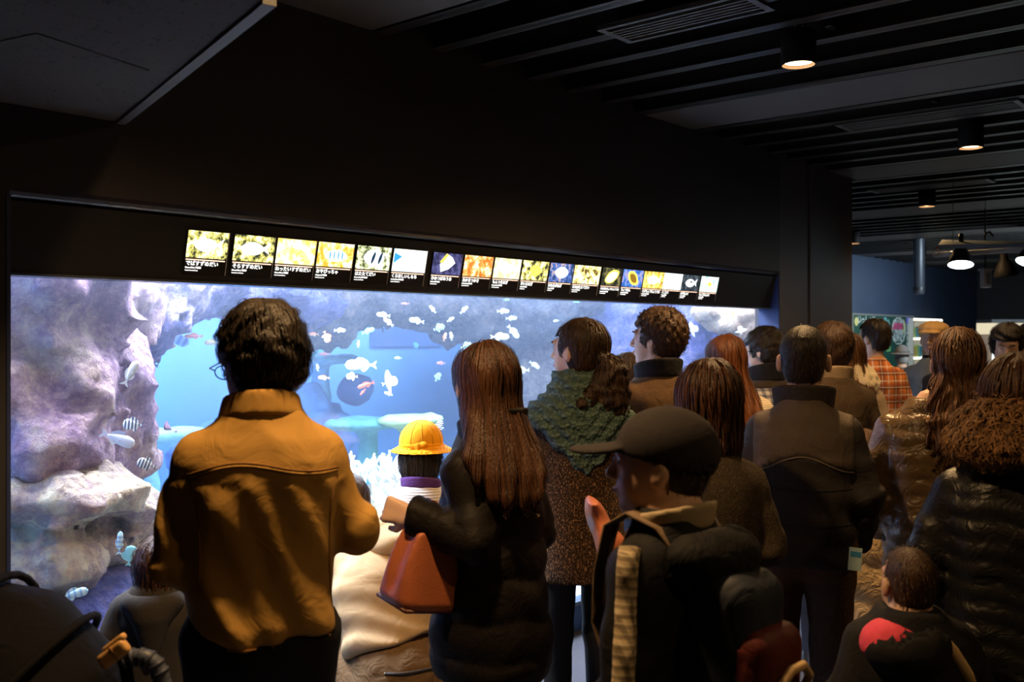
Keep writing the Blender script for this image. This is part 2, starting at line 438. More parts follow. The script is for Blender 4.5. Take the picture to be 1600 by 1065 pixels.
HAIRS = {}
def hair_sd(style):
    def cap(p, t=.0, zc=.035):
        return ell(p, (0, -.024, zc), (.084 + t, .106 + t, .094 + t))
    def face(p, y0=.045, z0=.065):
        fr = np.maximum(y0 - p[:, 1] - .25 * np.maximum(p[:, 2] - .0, 0), p[:, 2] - z0)
        return fr
    def short(p, q):
        d = smin(cap(p, .004), ell(p, (0, -.045, -.025), (.074, .066, .075)), .03)
        d += .004 * np.sin(p[:, 0] * 90 + 4 * np.sin(p[:, 1] * 50)) * np.sin(p[:, 1] * 70 + p[:, 2] * 60)
        d = smax(d, -face(p, .035, .07), .012)
        d = smax(d, -np.maximum(-.03 - p[:, 1], p[:, 2] + .012), .012)
        return smax(d, -(p[:, 2] + .088), .01)
    def crop(p, q):
        d = smin(cap(p, -.004), ell(p, (0, -.045, -.025), (.070, .062, .075)), .03)
        d = smax(d, -face(p, .025, .075), .012)
        d = smax(d, -np.maximum(-.03 - p[:, 1], p[:, 2] + .008), .01)
        return smax(d, -(p[:, 2] + .078), .01)
    def thick(p, q):
        d = smin(cap(p, .013, .036), ell(p, (0, -.045, -.020), (.084, .074, .082)), .04)
        d += .005 * np.sin(p[:, 0] * 60 + 4 * np.sin(p[:, 2] * 40)) * np.sin(p[:, 1] * 50 + p[:, 2] * 50)
        d = smax(d, -face(p, .05, .05), .012)
        d = smax(d, -np.maximum(.0 - p[:, 1], p[:, 2] + .035), .014)
        return smax(d, -(p[:, 2] + .116 - .03 * np.abs(p[:, 0]) / .08), .012)
    def curly(p, q):
        d = smin(cap(p, .016, .045), ell(p, (0, -.05, -.01), (.08, .075, .085)), .04)
        d += .007 * np.sin(p[:, 0] * 130 + 3 * np.sin(p[:, 1] * 90)) * np.sin(p[:, 1] * 120) * np.sin(p[:, 2] * 125 + 2)
        d = smax(d, -face(p, .055, .05), .012)
        d = smax(d, -np.maximum(-.012 - p[:, 1], p[:, 2] + .03), .012)
        return smax(d, -(p[:, 2] + .092), .012)
    def bob(p, q):
        d = smin(cap(p, .008, .036), loft(q, [(-.155, .076, .07, 0, -.035), (-.13, .090, .088, 0, -.03), (-.06, .096, .102, 0, -.02), (.03, .088, .102, 0, -.015), (.07, .07, .08, 0, -.015), (.1, .03, .04, 0, -.015)], 2.2), .03)
        d += .0014 * np.sin(np.arctan2(q[:, 0], q[:, 1] + .03) * 26 + 2 * np.sin(q[:, 2] * 20))
        return smax(d, -face(p, .055, .05), .012)
    def kid_bob(p, q):
        d = smin(cap(p, .008, .030), loft(q, [(-.115, .075, .07, 0, -.03), (-.09, .09, .088, 0, -.025), (-.03, .096, .10, 0, -.02), (.03, .09, .10, 0, -.015), (.07, .06, .08, 0, -.015)], 2.2), .03)
        d += .003 * np.sin(np.arctan2(q[:, 0], q[:, 1] + .03) * 24)
        return smax(d, -face(p, .055, .045), .012)
    def long(p, q):
        d = smin(cap(p, .005, .033), loft(q, [(-.34, .03, .018, .01, -.172), (-.31, .07, .03, .01, -.168), (-.25, .100, .036, .01, -.155), (-.19, .104, .045, 0, -.125), (-.14, .096, .062, 0, -.090), (-.07, .087, .085, 0, -.045), (0, .084, .100, 0, -.02), (.05, .074, .09, 0, -.015), (.09, .04, .05, 0, -.015)], 2.2), .03)
        d += .002 * np.sin(q[:, 0] * 130 + 3 * np.sin(q[:, 2] * 11)) + .003 * np.sin(q[:, 0] * 55 + 2 * np.sin(q[:, 2] * 9) + 1)
        return smax(d, -face(p, .06, .05), .012)
    def pony(p, q):
        d = smin(cap(p, .004, .033), ell(p, (0, -.045, -.03), (.078, .07, .078)), .03)
        d = smax(d, -face(p, .04, .065), .012)
        d = smax(d, -np.maximum(-.008 - p[:, 1], p[:, 2] + .02), .012)
        t = cone(q, (0, -.10, -.02), (0, -.16, -.07), .032, .042)
        t = smin(t, cone(q, (0, -.155, -.07), (.01, -.15, -.19), .046, .062), .03)
        t = smin(t, cone(q, (.0, -.15, -.18), (.015, -.145, -.29), .062, .025), .03)
        t = smin(t, cone(q, (-.03, -.13, -.13), (-.12, -.10, -.19), .045, .02), .03)
        t += .008 * np.sin(q[:, 0] * 70 + 3 * np.sin(q[:, 2] * 45)) * np.sin(q[:, 2] * 60 + 2 * np.sin(q[:, 0] * 60))
        return smin(d, t, .012)
    def half_up(p, q):
        d = smin(cap(p, .006, .034), ell(q, (0, -.11, -.0), (.045, .035, .04)), .03)
        l = loft(q, [(-.34, .04, .02, .0, -.165), (-.28, .085, .04, 0, -.16), (-.2, .105, .05, 0, -.135), (-.1, .098, .07, 0, -.08), (-.03, .08, .085, 0, -.03), (.03, .07, .085, 0, -.02)], 2.2)
        l += .009 * np.sin(q[:, 0] * 75 + 3 * np.sin(q[:, 2] * 30)) * np.sin(q[:, 2] * 40 + 3 * np.sin(q[:, 0] * 40))
        return smax(smin(d, l, .02), -face(p, .05, .05), .012)
    return dict(short=short, crop=crop, thick=thick, curly=curly, bob=bob, kid_bob=kid_bob, long=long, pony=pony, half_up=half_up)[style]
HAIR_LOW = dict(short=-.12, crop=-.12, thick=-.13, curly=-.12, bob=-.18, kid_bob=-.14, long=-.52, pony=-.34, half_up=-.4)
STRAND = dict(short=(700, 8, .008, .0035, .0, .35), crop=(500, 5, .006, .003, 0, .2), thick=(900, 11, .009, .004, 0, .3), curly=(1500, 7, .007, .004, 1.6, .4),
              bob=(900, 20, .012, .0045, 0, .05), kid_bob=(600, 10, .010, .0045, 0, .05), long=(1300, 36, .014, .0045, .12, .06), pony=(1500, 16, .011, .0045, .7, .15), half_up=(1200, 26, .013, .0045, .45, .1))

class Person:
    """one figure: skin body (top level) and clothes, hair and hat as its children, all in the figure's own frame (feet at z=0, facing +y)"""
    def __init__(s, px, t, top, turn, label, hair='short', hairmat_=None, skin=None, head_turn=0, pitch=0, roll=0, kid=0, wide=1., res=.016, hres=.007,
                 arms=None, lean=0., hcap=.012, xy=None, cat='person', hoff=(0, 0), neck=0., leg=None, group=None, hands=True, hand_fine=None, zdrop=0., hks=1., hat=None):
        s.hat = hat
        s.t = t; xy = at(px, t) if xy is None else xy
        d = dirxy(px); ray = math.degrees(math.atan2(d[1], d[0]))
        s.H = H = zat(top, t) - hcap + zdrop
        s.hk = hk = (1.0 if not kid else .84 + .1 * (H - 1.0) / .5) * hks
        hh = .232 * hk
        zc = H - .114 * hk                     # skull centre
        s.sz = sz = (H - hh - .050 * H / 1.7 + neck) / 1.396
        s.sw = sw = sz * wide
        s.lean = lean
        s.seed = int(px)
        s.res = res
        s.yaw = (ray + turn - 90)
        def J(x, y, z): return np.array([x * sw, y * sz, z * sz], np.float32)
        s.J = J
        a = dict(sl=(-.172, 0, 1.345), el=(-.245, -.03, 1.09), wl=(-.235, .09, .87), sr=(.172, 0, 1.345), er=(.245, -.03, 1.09), wr=(.235, .09, .87))
        if arms: a.update(arms)
        for k in ('sl', 'sr'): a[k] = (a[k][0] * .97, a[k][1], min(a[k][2], 1.312))
        s.a = {k: J(*v) for k, v in a.items()}
        g = dict(hl=(-.095, 0, .90), kl=(-.10, .02, .48), al=(-.105, -.02, .075), hr=(.095, 0, .90), kr=(.10, .02, .48), ar=(.105, -.02, .075))
        if leg: g.update(leg)
        s.g = {k: J(*v) for k, v in g.items()}
        s.hc = np.array([hoff[0], .022 + hoff[1], zc], np.float32)
        s.Rf = rotm(head_turn, pitch, roll); s.Ry = rotm(head_turn, pitch * .25, roll * .3)
        # feet: keep the body over the given floor point
        def torso(p, inf=0.):
            pr = [(.84, .145, .10), (.94, .155, .11), (1.08, .135, .09), (1.24, .150, .098), (1.33, .155, .09), (1.38, .128, .078), (1.42, .085, .065), (1.46, .055, .055)]
            return loft(p, [(z * sz, (w_ + inf) * sw, (d_ + inf) * sz, 0, 0) for z, w_, d_ in pr], 2.3)
        s.torso = torso
        def body(p):
            r = torso(p)
            for q in 'lr':
                A = s.a; G = s.g
                arm = smin(cone(p, A['s' + q], A['e' + q], .042 * sz, .034 * sz), cone(p, A['e' + q], A['w' + q], .034 * sz, .026 * sz), .02)
                r = smin(r, arm, .03)
                lg = smin(cone(p, G['h' + q], G['k' + q], .085 * sz, .055 * sz), cone(p, G['k' + q], G['a' + q], .052 * sz, .036 * sz), .03)
                f0 = G['a' + q] + np.array([0, -.02, -.035], np.float32) * sz; f1 = f0 + np.array([0, .16, -.005], np.float32) * sz
                lg = smin(lg, cone(p, f0, f1, .036 * sz, .030 * sz), .03)
                r = smin(r, lg, .03)
            nb = np.array([0, -.005, 1.40 * sz], np.float32)
            nt_ = s.hc + np.array([0, -.02, -.04], np.float32) * hk
            r = smin(r, cone(p, nb, nt_, .060 * hk, .053 * hk), .025)
            def hd(p): return head_sd(((p - s.hc) @ s.Rf) / hk) * hk
            r = smin(r, sub(p, s.hc, .22, hd), .012)
            if hands:
                for q, sg in (('l', 1), ('r', -1)):
                    dd = s.a['w' + q] - s.a['e' + q]
                    nrm = (s.hand_n or {}).get(q, (-1. * (-1 if q == 'l' else 1), .2, .1))
                    r = smin(r, hand_sd(p, s.a['w' + q], dd + np.array([0, 0, -.02], np.float32), nrm, sz * (1.0 if not kid else .9), (s.curl or {}).get(q, .5), sg), .012)
            return r
        s.hand_n = getattr(s, 'hand_n', None); s.curl = getattr(s, 'curl', None)
        if hand_fine: s.hand_n = hand_fine.get('n'); s.curl = hand_fine.get('curl')
        s.bodyfn = body
        allp = np.array(list(s.a.values()) + list(s.g.values()))
        hx, hy, hz = s.hc
        lo = allp.min(0) - .19 * sz; hi = allp.max(0) + .22 * sz
        fx = [(hx - .12, hx + .12, hres)]; fy = [(hy - .14, hy + .15, hres)]; fz = [(hz - .14 * hk, H + .02, hres)]
        if hand_fine:
            w_ = s.a[hand_fine['which']]; f = .005
            dd = w_ - s.a['e' + hand_fine['which'][1]]; c = w_ + dd / np.linalg.norm(dd) * .09
            fx.append((c[0] - .11, c[0] + .11, f)); fy.append((c[1] - .11, c[1] + .11, f)); fz.append((c[2] - .08, c[2] + .08, f))
        ax = [nodes_axis(min(lo[0], hx - .15), max(hi[0], hx + .15), res, fx), nodes_axis(min(lo[1], hy - .16), max(hi[1], hy + .16), res, fy), nodes_axis(-.012, H + .03, res, fz)]
        P, F = isosurface(body, ax, margin=.01); P = relax(P, F, 1)
        s.P = P
        rz = R(s.yaw)
        s.root = link('person', raw_mesh(P, F, True, 'person'), skin, None, (xy[0], xy[1], 0), (0, 0, rz))
        tag(s.root, label, cat, group)
        s.xy = xy
        if hair: s.add_hair(hair, hairmat_, hres)
    def hl(s, x, y, z):                                   # head-local point -> figure frame
        return s.hc + (np.array([x, y, z], np.float32) * s.hk) @ s.Rf.T
    def add_hair(s, style, mat, hres, name='hair'):
        f0 = hair_sd(style); hk = s.hk
        def hf(p):
            q = p - s.hc
            a_ = (q @ s.Rf) / hk
            r_ = f0(a_, (q @ s.Ry) / hk)
            if s.hat is not None: r_ = smax(r_, a_[:, 2] - s.hat, .01)
            return r_ * hk
        lo = HAIR_LOW[style] * hk
        wd = .20 if lo < -.2 * hk else .15
        c = s.hc
        ax = [nodes_axis(c[0] - wd, c[0] + wd, hres), nodes_axis(c[1] - .26, c[1] + .17, hres), nodes_axis(c[2] + lo, c[2] + .19, hres)]
        P, F = isosurface(hf, ax, margin=.014); P = relax(P, F, 1)
        n, k, st, wdt, cu, wi = STRAND[style]
        rs = np.random.RandomState(s.seed)
        n = int(n * min(1., 3.4 / s.t))
        seeds = P[rs.randint(0, len(P), n)]
        fy = ((seeds - s.hc) @ s.Rf) / hk; seeds = seeds[(fy[:, 1] < .045) | (fy[:, 2] > .10)]
        wh = s.hl(0, -.03, .11)
        sv, sf = strands(hf, seeds, rs, st * hk, k, wdt * hk * 1.1, wh, 1., 1.0, cu, .0035, 3, wi)
        V, Fq = join_vf([(P, F), (sv, sf)])
        s.hairfn = hf
        return link(name, raw_mesh(V, Fq, True, name), mat, s.root)
    def part(s, name, fn, lo, hi, mat, res=None, it=1, margin=.014, label=None, parent=None):
        o = sdf_obj(name, fn, box_ax(lo, hi, res or s.res), mat, parent or s.root, it, margin)
        if label: o['label'] = label
        return o
    def sleeves(s, p, r0=.068, r1=.052, cuff=.0, quilt=None, which='lr', fold=.004, short=0.):
        r = None; sz = s.sz
        for q in which:
            A = s.a; e, w_ = A['e' + q], A['w' + q]
            wdir = (w_ - e) / np.linalg.norm(w_ - e); w2 = w_ - wdir * short
            u = cone(p, A['s' + q], e, r0 * sz, (r0 * .5 + r1 * .5) * sz); l = cone(p, e, w2, (r0 * .5 + r1 * .5) * sz, r1 * sz)
            l = np.maximum(l, (p - w2) @ wdir - .01)
            d = smin(u, l, .02)
            if fold:
                sa = A['s' + q]; hdist = np.where(u < l, ln(p - sa), np.linalg.norm(e - sa) + ln(p - e))
                d = d + fold * np.sin(hdist * 75 + 2.5 * np.sin(hdist * 23 + p[:, 0] * 30) + 1.5 * np.sin(p[:, 1] * 40))
            if quilt:
                sa = A['s' + q]; hdist = np.where(u < l, ln(p - sa), np.linalg.norm(e - sa) + ln(p - e))
                d = d - .6 * quilt[1] * (np.abs(np.sin(math.pi * hdist / quilt[0])) ** .5 - .6)
            r = d if r is None else np.minimum(r, d)
        return r
    def coat(s, mat, hem=.80, prof=None, r0=.068, r1=.052, quilt=None, fold=.005, name='jacket', inf=.028, extra=None, freq=9, st=(1, 1, .6), e=2.4, res=None, label=None, neck=1.44, short=0., flare=0., sfold=.004, which='lr', hemw=0.):
        sz, sw = s.sz, s.sw
        if prof is None:
            prof = [(hem, .172 + flare, .12 + flare * .7), (.95, .170 + flare * .7, .122 + flare * .4), (1.08, .155, .108), (1.24, .172, .118), (1.31, .172, .112), (1.36, .142, .095), (1.41, .092, .075), (1.44, .066, .062), (1.46, .055, .055)]
            prof = [q for i, q in enumerate(prof) if i == 0 or q[0] > hem + .03]
        pr = [(q[0] * sz, (q[1] + inf * .6) * sw, (q[2] + inf) * sz, (q[3] if len(q) > 3 else 0) * sz, (q[4] if len(q) > 4 else 0) * sz) for q in prof]
        seed = s.seed
        def fn(p):
            d = loft(p, pr, e)
            if quilt:
                d = d - quilt[1] * (np.abs(np.sin(math.pi * (p[:, 2] + .012 * np.sin(p[:, 0] * 14) + .006 * np.sin(p[:, 0] * 40)) / quilt[0])) ** .5 - .6)
            d = smin(d, s.sleeves(p, r0, r1, quilt=quilt, fold=sfold, short=short, which=which), .035)
            if fold: d = d + folds(p, seed, freq, fold, st)
            if extra: d = extra(p, d)
            return np.maximum(d, neck * sz - 9 if neck is None else p[:, 2] - neck * sz)
        A = np.array([s.a[k] for k in s.a]); m = .12
        lo = [min(A[:, 0].min(), -.22 * sw) - m, min(A[:, 1].min(), -.16) - m, min(hem * sz, A[:, 2].min()) - .05]
        hi = [max(A[:, 0].max(), .22 * sw) + m, max(A[:, 1].max(), .16) + m, 1.5 * sz]
        s.coatfn = fn
        return s.part(name, fn, lo, hi, mat, res, margin=.02, label=label)
    def trousers(s, mat, r0=.092, r1=.06, r2=.055, top=.95, name='trousers', low=.09, res=None):
        sz = s.sz; G = s.g; seed = s.seed + 5
        def fn(p):
            r = None
            for q in 'lr':
                d = smin(cone(p, G['h' + q], G['k' + q], r0 * sz, r1 * sz), cone(p, G['k' + q], G['a' + q], r1 * sz, r2 * sz), .03)
                r = d if r is None else smin(r, d, .01)
            mid = (G['hl'] + G['hr']) / 2
            r = smin(r, ell(p, mid + np.array([0, -.01, .02], np.float32), (.185 * s.sw, .138 * sz, .13 * sz)), .04)
            r = r + folds(p, seed, 10, .006, (1, 1, 1.6))
            return np.maximum(r, low * sz - p[:, 2])
        A = np.array(list(G.values()))
        return s.part(name, fn, A.min(0) - np.array([.15, .16, .1]) * sz, A.max(0) + np.array([.15, .16, .18]) * sz, mat, res or .016)
    def shoes(s, mat):
        sz = s.sz; G = s.g
        for q in 'lr':
            c = G['a' + q]; f0 = c + np.array([0, -.03, -.035], np.float32) * sz; f1 = c + np.array([0, .15, -.038], np.float32) * sz
            def fn(p):
                d = smin(cone(p, f0, f1, .046 * sz, .042 * sz), cone(p, f0, c + np.array([0, 0, .03], np.float32), .046 * sz, .05 * sz), .02)
                return np.maximum(d, .001 - p[:, 2])
            s.part('shoe', fn, c - np.array([.08, .12, .09]) * sz, c + np.array([.08, .24, .1]) * sz, mat, .012)
    def stand_collar(s, mat, z0=1.40, z1=1.485, rx=.078, ry=.072, th=.009, name='collar', open_=.3, tilt=.25, yc=-.004, flare=.12):
        sz = s.sz; k = s.hk
        def fn(p):
            z = p[:, 2] - tilt * (p[:, 1]) * -1
            zz = (z - z0 * sz)
            a = rx * k * (1 - flare * zz / .08 * -1 * .3); b = ry * k
            q = np.sqrt((p[:, 0] / (rx * k + flare * zz)) ** 2 + ((p[:, 1] - yc) / (ry * k + flare * zz)) ** 2)
            d = np.abs(q - 1) * ry * k - th
            d = smax(d, z0 * sz - z, .006); d = smax(d, z - z1 * sz, .008)
            op = np.maximum(.03 - p[:, 1], np.abs(p[:, 0]) - open_ * .1)
            return np.maximum(d, -op)
        return s.part(name, fn, (-.14, -.14, (z0 - .05) * sz), (.14, .14, (z1 + .05) * sz), mat, .007, margin=.01)
    def glasses(s, mat):
        m = MB(); k = s.hk
        for sg in (-1, 1):
            pts = [s.hl(sg * .033 + .024 * math.cos(t), .108 + .002 * math.cos(t), .006 + .017 * math.sin(t)) for t in np.linspace(0, 2 * math.pi, 17)]
            m.tube(pts, .0016, 6, False)
            m.tube([s.hl(sg * .057, .107, .012), s.hl(sg * .078, .09, .013), s.hl(sg * .084, .0, .008), s.hl(sg * .082, -.02, -.008)], .0017, 6)
        m.tube([s.hl(-.010, .110, .010), s.hl(0, .114, .013), s.hl(.010, .110, .010)], .0015, 6)
        return m.build('glasses', mat, s.root, True)
    def face(s, iris, white, brow, lip):
        for sg in (-1, 1):
            c = s.hl(sg * .031, .0795, .008)
            o = MB().lathe([(0.0001, -.0085), (.006, -.006), (.0085, 0), (.006, .006), (.0001, .0085)], 10, c).build('eye', iris, s.root, True)
            b = MB().tube([s.hl(sg * .014, .099, .027), s.hl(sg * .03, .098, .033), s.hl(sg * .05, .084, .028)], [.002, .0035, .0015], 6).build('eyebrow', brow, s.root, True)
        MB().tube([s.hl(-.022, .092, -.061), s.hl(-.010, .0995, -.060), s.hl(0, .1005, -.0615), s.hl(.010, .0995, -.060), s.hl(.022, .092, -.061)], [.001, .0042, .0046, .0042, .001], 8).build('lips', lip, s.root, True)
# ================================================================ THE ROOM
YW, YG, SILL, WTOP = 3.13, 3.27, 0.166, 1.822      # wall face, glass plane, window bottom and top
XL, XR, XP1, XP2 = 1.3155, 6.60, 7.08, 7.89
CEIL = 2.886
def wallmat(name, col, rough=.55):
    m, nt, b = new_mat(name); v = coords(nt)
    nt.links.new(mixc(nt, noise(nt, v, 2.2, 4), tuple(c * .85 for c in col), tuple(c * 1.15 for c in col)), b.inputs['Base Color'])
    b.inputs['Roughness'].default_value = rough; bump(nt, b, noise(nt, v, 320, 2), .15, .003)
    return m
M_wall = wallmat('dark_blue_paint', (.036, .034, .040), .6)
M_pillar = wallmat('pillar_paint', (.085, .078, .088), .6)
M_farwall = wallmat('far_wall_paint', (.055, .085, .15), .6)
M_jamb = plain('jamb_blue', (.03, .05, .16), .45)
M_black = plain('black_panel', (.012, .012, .013), .5)
M_gloss = plain('glossy_dark_edge', (.02, .02, .024), .22, spec=.6)
M_slat = plain('ceiling_slat_metal', (.024, .023, .022), .42, spec=.5)
M_beam = plain('ceiling_panel_grey', (.075, .070, .064), .6, nscale=1.5, nvar=.1)
M_void = plain('ceiling_void_black', (.006, .006, .007), .9)
M_metal = plain('dark_metal', (.03, .03, .032), .4, metal=.4)
M_white = plain('white_metal', (.6, .6, .58), .4)
def carpet():
    m, nt, b = new_mat('carpet'); v = coords(nt)
    nt.links.new(mixc(nt, noise(nt, v, 90, 4), (.045, .045, .055), (.10, .095, .11)), b.inputs['Base Color'])
    b.inputs['Roughness'].default_value = .95; bump(nt, b, noise(nt, v, 400, 2), .5, .004)
    return m
def struct(name, a, b, mat, bevel=0, kind='structure'):
    return tag(MB().box(a, b).build(name, mat, bevel=bevel), kind=kind)
struct('floor', (-3.5, -3.5, -.12), (22, 6.2, 0), carpet())
struct('ceiling', (-3.5, -3.5, 3.16), (22, 6.2, 3.28), M_void)
struct('wall_back', (-3.6, -3.6, 0), (22, -3.5, 3.2), M_wall)
struct('wall_left', (-3.6, -3.6, 0), (-3.5, YG, 3.2), M_wall)
struct('wall_right', (22, -3.6, 0), (22.1, 6.2, 3.2), M_wall)
struct('wall_far', (7.9, 6.05, 0), (22.1, 6.15, 3.2), M_farwall)
struct('wall_tank_left', (-3.6, YW, 0), (XL, YG + .05, 3.2), M_wall)
# upper wall with a rounded glossy lower edge that mirrors the lit labels
struct('wall_tank_upper', (XL, YW, 2.075), (XR, YG + .05, 3.2), M_wall)
tr = MB(); 
prof = [(YW + .05 - .05 * math.cos(a), 2.087 - .05 * math.sin(a)) for a in np.linspace(0, math.pi / 2, 7)]
V = []; F = []
for x in (XL, XR):
    V += [(x, y, z) for y, z in prof] + [(x, YG + .05, 2.037), (x, YG + .05, 2.087)]
n = len(prof) + 2
F = [(i, (i + 1) % n, (i + 1) % n + n, i + n) for i in range(n)] + [tuple(range(n - 1, -1, -1)), tuple(range(n, 2 * n))]
tag(tr.add(V, F).build('trim_1', M_gloss, smooth=False), kind='structure')
struct('wall_tank_lower', (XL, YG, 0), (XR, YG + .06, SILL), plain('lower_blue_paint', (.03, .08, .2), .5))
struct('trim_2', (XL, YG - .025, SILL - .02), (XR, YG + .06, SILL + .004), plain('sill_metal', (.1, .14, .2), .35), .004)
struct('wall_pillar_near', (XR, YW, 0), (XP1 - .008, YG + .05, 3.2), M_pillar)
struct('wall_pillar_far', (XP1 + .008, YW - .012, 0), (XP2, YG + .05, 3.2), M_pillar)
struct('wall_tank_outer', (XP2 - .02, YG + .05, 0), (XP2, 6.9, 3.2), M_pillar)
struct('wall_pillar_groove', (XP1 - .02, YW + .02, 0), (XP1 + .02, YG + .04, 3.2), M_black)
struct('trim_3', (XL - .01, YW - .004, 0), (XL + .002, YG + .02, 2.05), M_jamb)
struct('trim_4', (XR - .006, YW + .004, 0), (XR + .001, YG + .02, 2.04), M_jamb)
struct('baseboard_pillar', (XR + .002, YW - .018, 0), (XP2 - .002, YW - .012, .08), M_black)
# dropped soffit over the left
so = MB()
e0, e1, e2 = (1.655, YW), (1.255, 1.758), (.35, -1.6)
pts = [(-3.5, YW), e0, e1, e2, (-3.5, -1.6)]
V = [(x, y, 2.326) for x, y in pts] + [(x, y, 2.9) for x, y in pts]; n = 5
so.add(V, [(4, 3, 2, 1, 0), (5, 6, 7, 8, 9)] + [(i, (i + 1) % n, (i + 1) % n + n, i + n) for i in range(n)])
def soffit_mat():
    m, nt, b = new_mat('acoustic_board'); v = coords(nt)
    vo = nd(nt, 'TexVoronoi'); vo.inputs['Scale'].default_value = 55; nt.links.new(v, vo.inputs['Vector'])
    f = mathn(nt, 'MULTIPLY', mathn(nt, 'LESS_THAN', vo.outputs['Distance'], .28), mathn(nt, 'GREATER_THAN', noise(nt, v, 23, 2), .52))
    nt.links.new(mixc(nt, f, (.062, .060, .057), (.02, .02, .02)), b.inputs['Base Color']); b.inputs['Roughness'].default_value = .9
    return m
M_soffit = soffit_mat()
sf = tag(so.build('ceiling_soffit', M_soffit), kind='structure')
d = np.array(e1) - np.array(e0); d /= np.linalg.norm(d)
nrm = np.array([-d[1], d[0]]); nrm = nrm if nrm[0] > 0 else -nrm
tr = MB(); q0 = np.array(e0) - d * 0; q1 = np.array(e1)
V = [(*q0, 2.318), (*(q0 + nrm * .03), 2.318), (*(q1 + nrm * .03), 2.318), (*q1, 2.318), (*q0, 2.42), (*(q0 + nrm * .03), 2.42), (*(q1 + nrm * .03), 2.42), (*q1, 2.42)]
tr.add(V, [(0, 1, 2, 3), (7, 6, 5, 4), (0, 4, 5, 1), (1, 5, 6, 2), (2, 6, 7, 3), (3, 7, 4, 0)]).build('edge_strip', plain('soffit_edge', (.075, .075, .075), .6), sf)
hp = MB(); c0 = np.array([1.05, 2.35])
V = [(*(c0 + np.array(k)), z) for z in (2.3235, 2.3262) for k in ((0, 0), (.34, .10), (.26, .45), (-.08, .35))]
hp.add(V, [(0, 1, 2, 3), (7, 6, 5, 4), (0, 4, 5, 1), (1, 5, 6, 2), (2, 6, 7, 3), (3, 7, 4, 0)]).build('access_panel', M_soffit, sf)
# ceiling: wide grey panels and black metal slats running towards the long wall
WIDE = [5.12 + 2.62 * k for k in range(-3, 6)]
ymin, i = -3.4, 0
for X in WIDE:
    ymax = YW - .002 if X < XP2 + .2 else 6.04
    tag(MB().box((X - .27, ymin, CEIL + .0), (X + .27, ymax, CEIL + .03)).build('ceiling_wide_panel', M_beam, bevel=.003), kind='structure')
smesh = {}
for k in range(-9, 60):
    X = 5.12 + .328 * k
    if X < -3 or X > 21.7: continue
    if min(abs(X - q) for q in WIDE) < .31: continue
    ymax = YW - .002 if X < XP2 + .05 else 6.04
    if ymax not in smesh:
        m = MB().box((-.012, ymin, 0), (.012, ymax, .15)).box((-.035, ymin, 0), (.035, ymax, .006))
        me = bpy.data.meshes.new('slat'); me.from_pydata(m.v, [], m.f); me.materials.append(M_slat); smesh[ymax] = me
    o = link('ceiling_slat', smesh[ymax], None, None, (X, 0, CEIL)); tag(o, kind='structure')
# air grilles between the slats
def grille(px0, py0, px1, py1, label, wdt=.2):
    t0 = (CEIL - EYE) / ((524 - py0) / FPX); t1 = (CEIL - EYE) / ((524 - py1) / FPX)
    a = at(px0, t0); b = at(px1, t1); X = (a[0] + b[0]) / 2
    y0, y1 = min(a[1], b[1]), max(a[1], b[1])
    g = empty('air_grille', (X, (y0 + y1) / 2, CEIL - .012), label=label, cat='vent', group='slot air grilles in the slatted ceiling'); L = (y1 - y0) / 2
    M = plain('grille_paint', (.06, .06, .058), .5)
    f = MB().box((-wdt, -L, 0), (-wdt + .02, L, .02)).box((wdt - .02, -L, 0), (wdt, L, .02)).box((-wdt + .02, -L, 0), (wdt - .02, -L + .03, .02)).box((-wdt + .02, L - .03, 0), (wdt - .02, L, .02))
    f.build('frame', M, g)
    MB().box((-wdt + .02, -L + .03, .012), (wdt - .02, L - .03, .018)).build('backing', M_void, g)
    me = None
    for j in range(5):
        x = -wdt + .06 + j * (2 * wdt - .12) / 4
        if me is None:
            o = MB().box((-.006, -L + .03, 0), (.006, L - .03, .014)).build('louvre', M, g, loc=(x, 0, 0)); me = o.data
        else: link('louvre', me, None, g, (x, 0, 0))
grille(1180, -6, 968, 58, 'long slotted air grille in the black ceiling above the near lamp', .12)
grille(1590, 152, 1330, 204, 'slotted air grille beside the second ceiling lamp', .12)
grille(1545, 278, 1368, 300, 'farther slotted air grille above the third ceiling lamp', .12)
# cylinder downlights
M_bulb = emis('lamp_glow', (1.0, .72, .42), 14)
M_can = plain('lamp_can_black', (.010, .010, .010), .6, spec=.2); M_rim = plain('lamp_reflector', (.7, .5, .35), .3, metal=.6)
def can_lamp(x, y, label, z=2.745):
    L = empty('ceiling_lamp', (x, y, z), label=label, cat='lamp', group='black cylinder ceiling lamps')
    MB().lathe([(.066, .0), (.070, .0), (.072, .004), (.072, .135), (.066, .14), (.0001, .14)], 28).build('lamp_can', M_can, L, True)
    MB().lathe([(.066, .001), (.060, .016), (.057, .02)], 28).build('reflector', M_rim, L, True)
    MB().lathe([(.058, .014), (.0001, .0139)], 28).build('bulb', M_bulb, L)
    MB().lathe([(.012, .138), (.012, .40), (.0001, .401)], 10).build('stem', M_metal, L, True)
for a in ((3.93, 1.78, 'nearest cylinder ceiling lamp glowing warm over the crowd'), (6.34, 1.78, 'second cylinder ceiling lamp at the right, left of the frame edge'),
          (8.97, 2.88, 'third cylinder ceiling lamp, beyond the dark pillar'), (12.0, 4.72, 'small cylinder ceiling lamp right beside the pillar edge'), (14.6, 4.77, 'farthest cylinder ceiling lamp near the blue wall')):
    can_lamp(*a)
for a in ((1.45, 1.66, 'high above the man in the mustard jacket'), (4.2, -.2, 'right of the fur collared woman, above the frame'), (6.4, .0, 'far right above the frame'), (1.8, -.6, 'behind the photographer')): can_lamp(a[0], a[1], 'cylinder ceiling lamp ' + a[2])
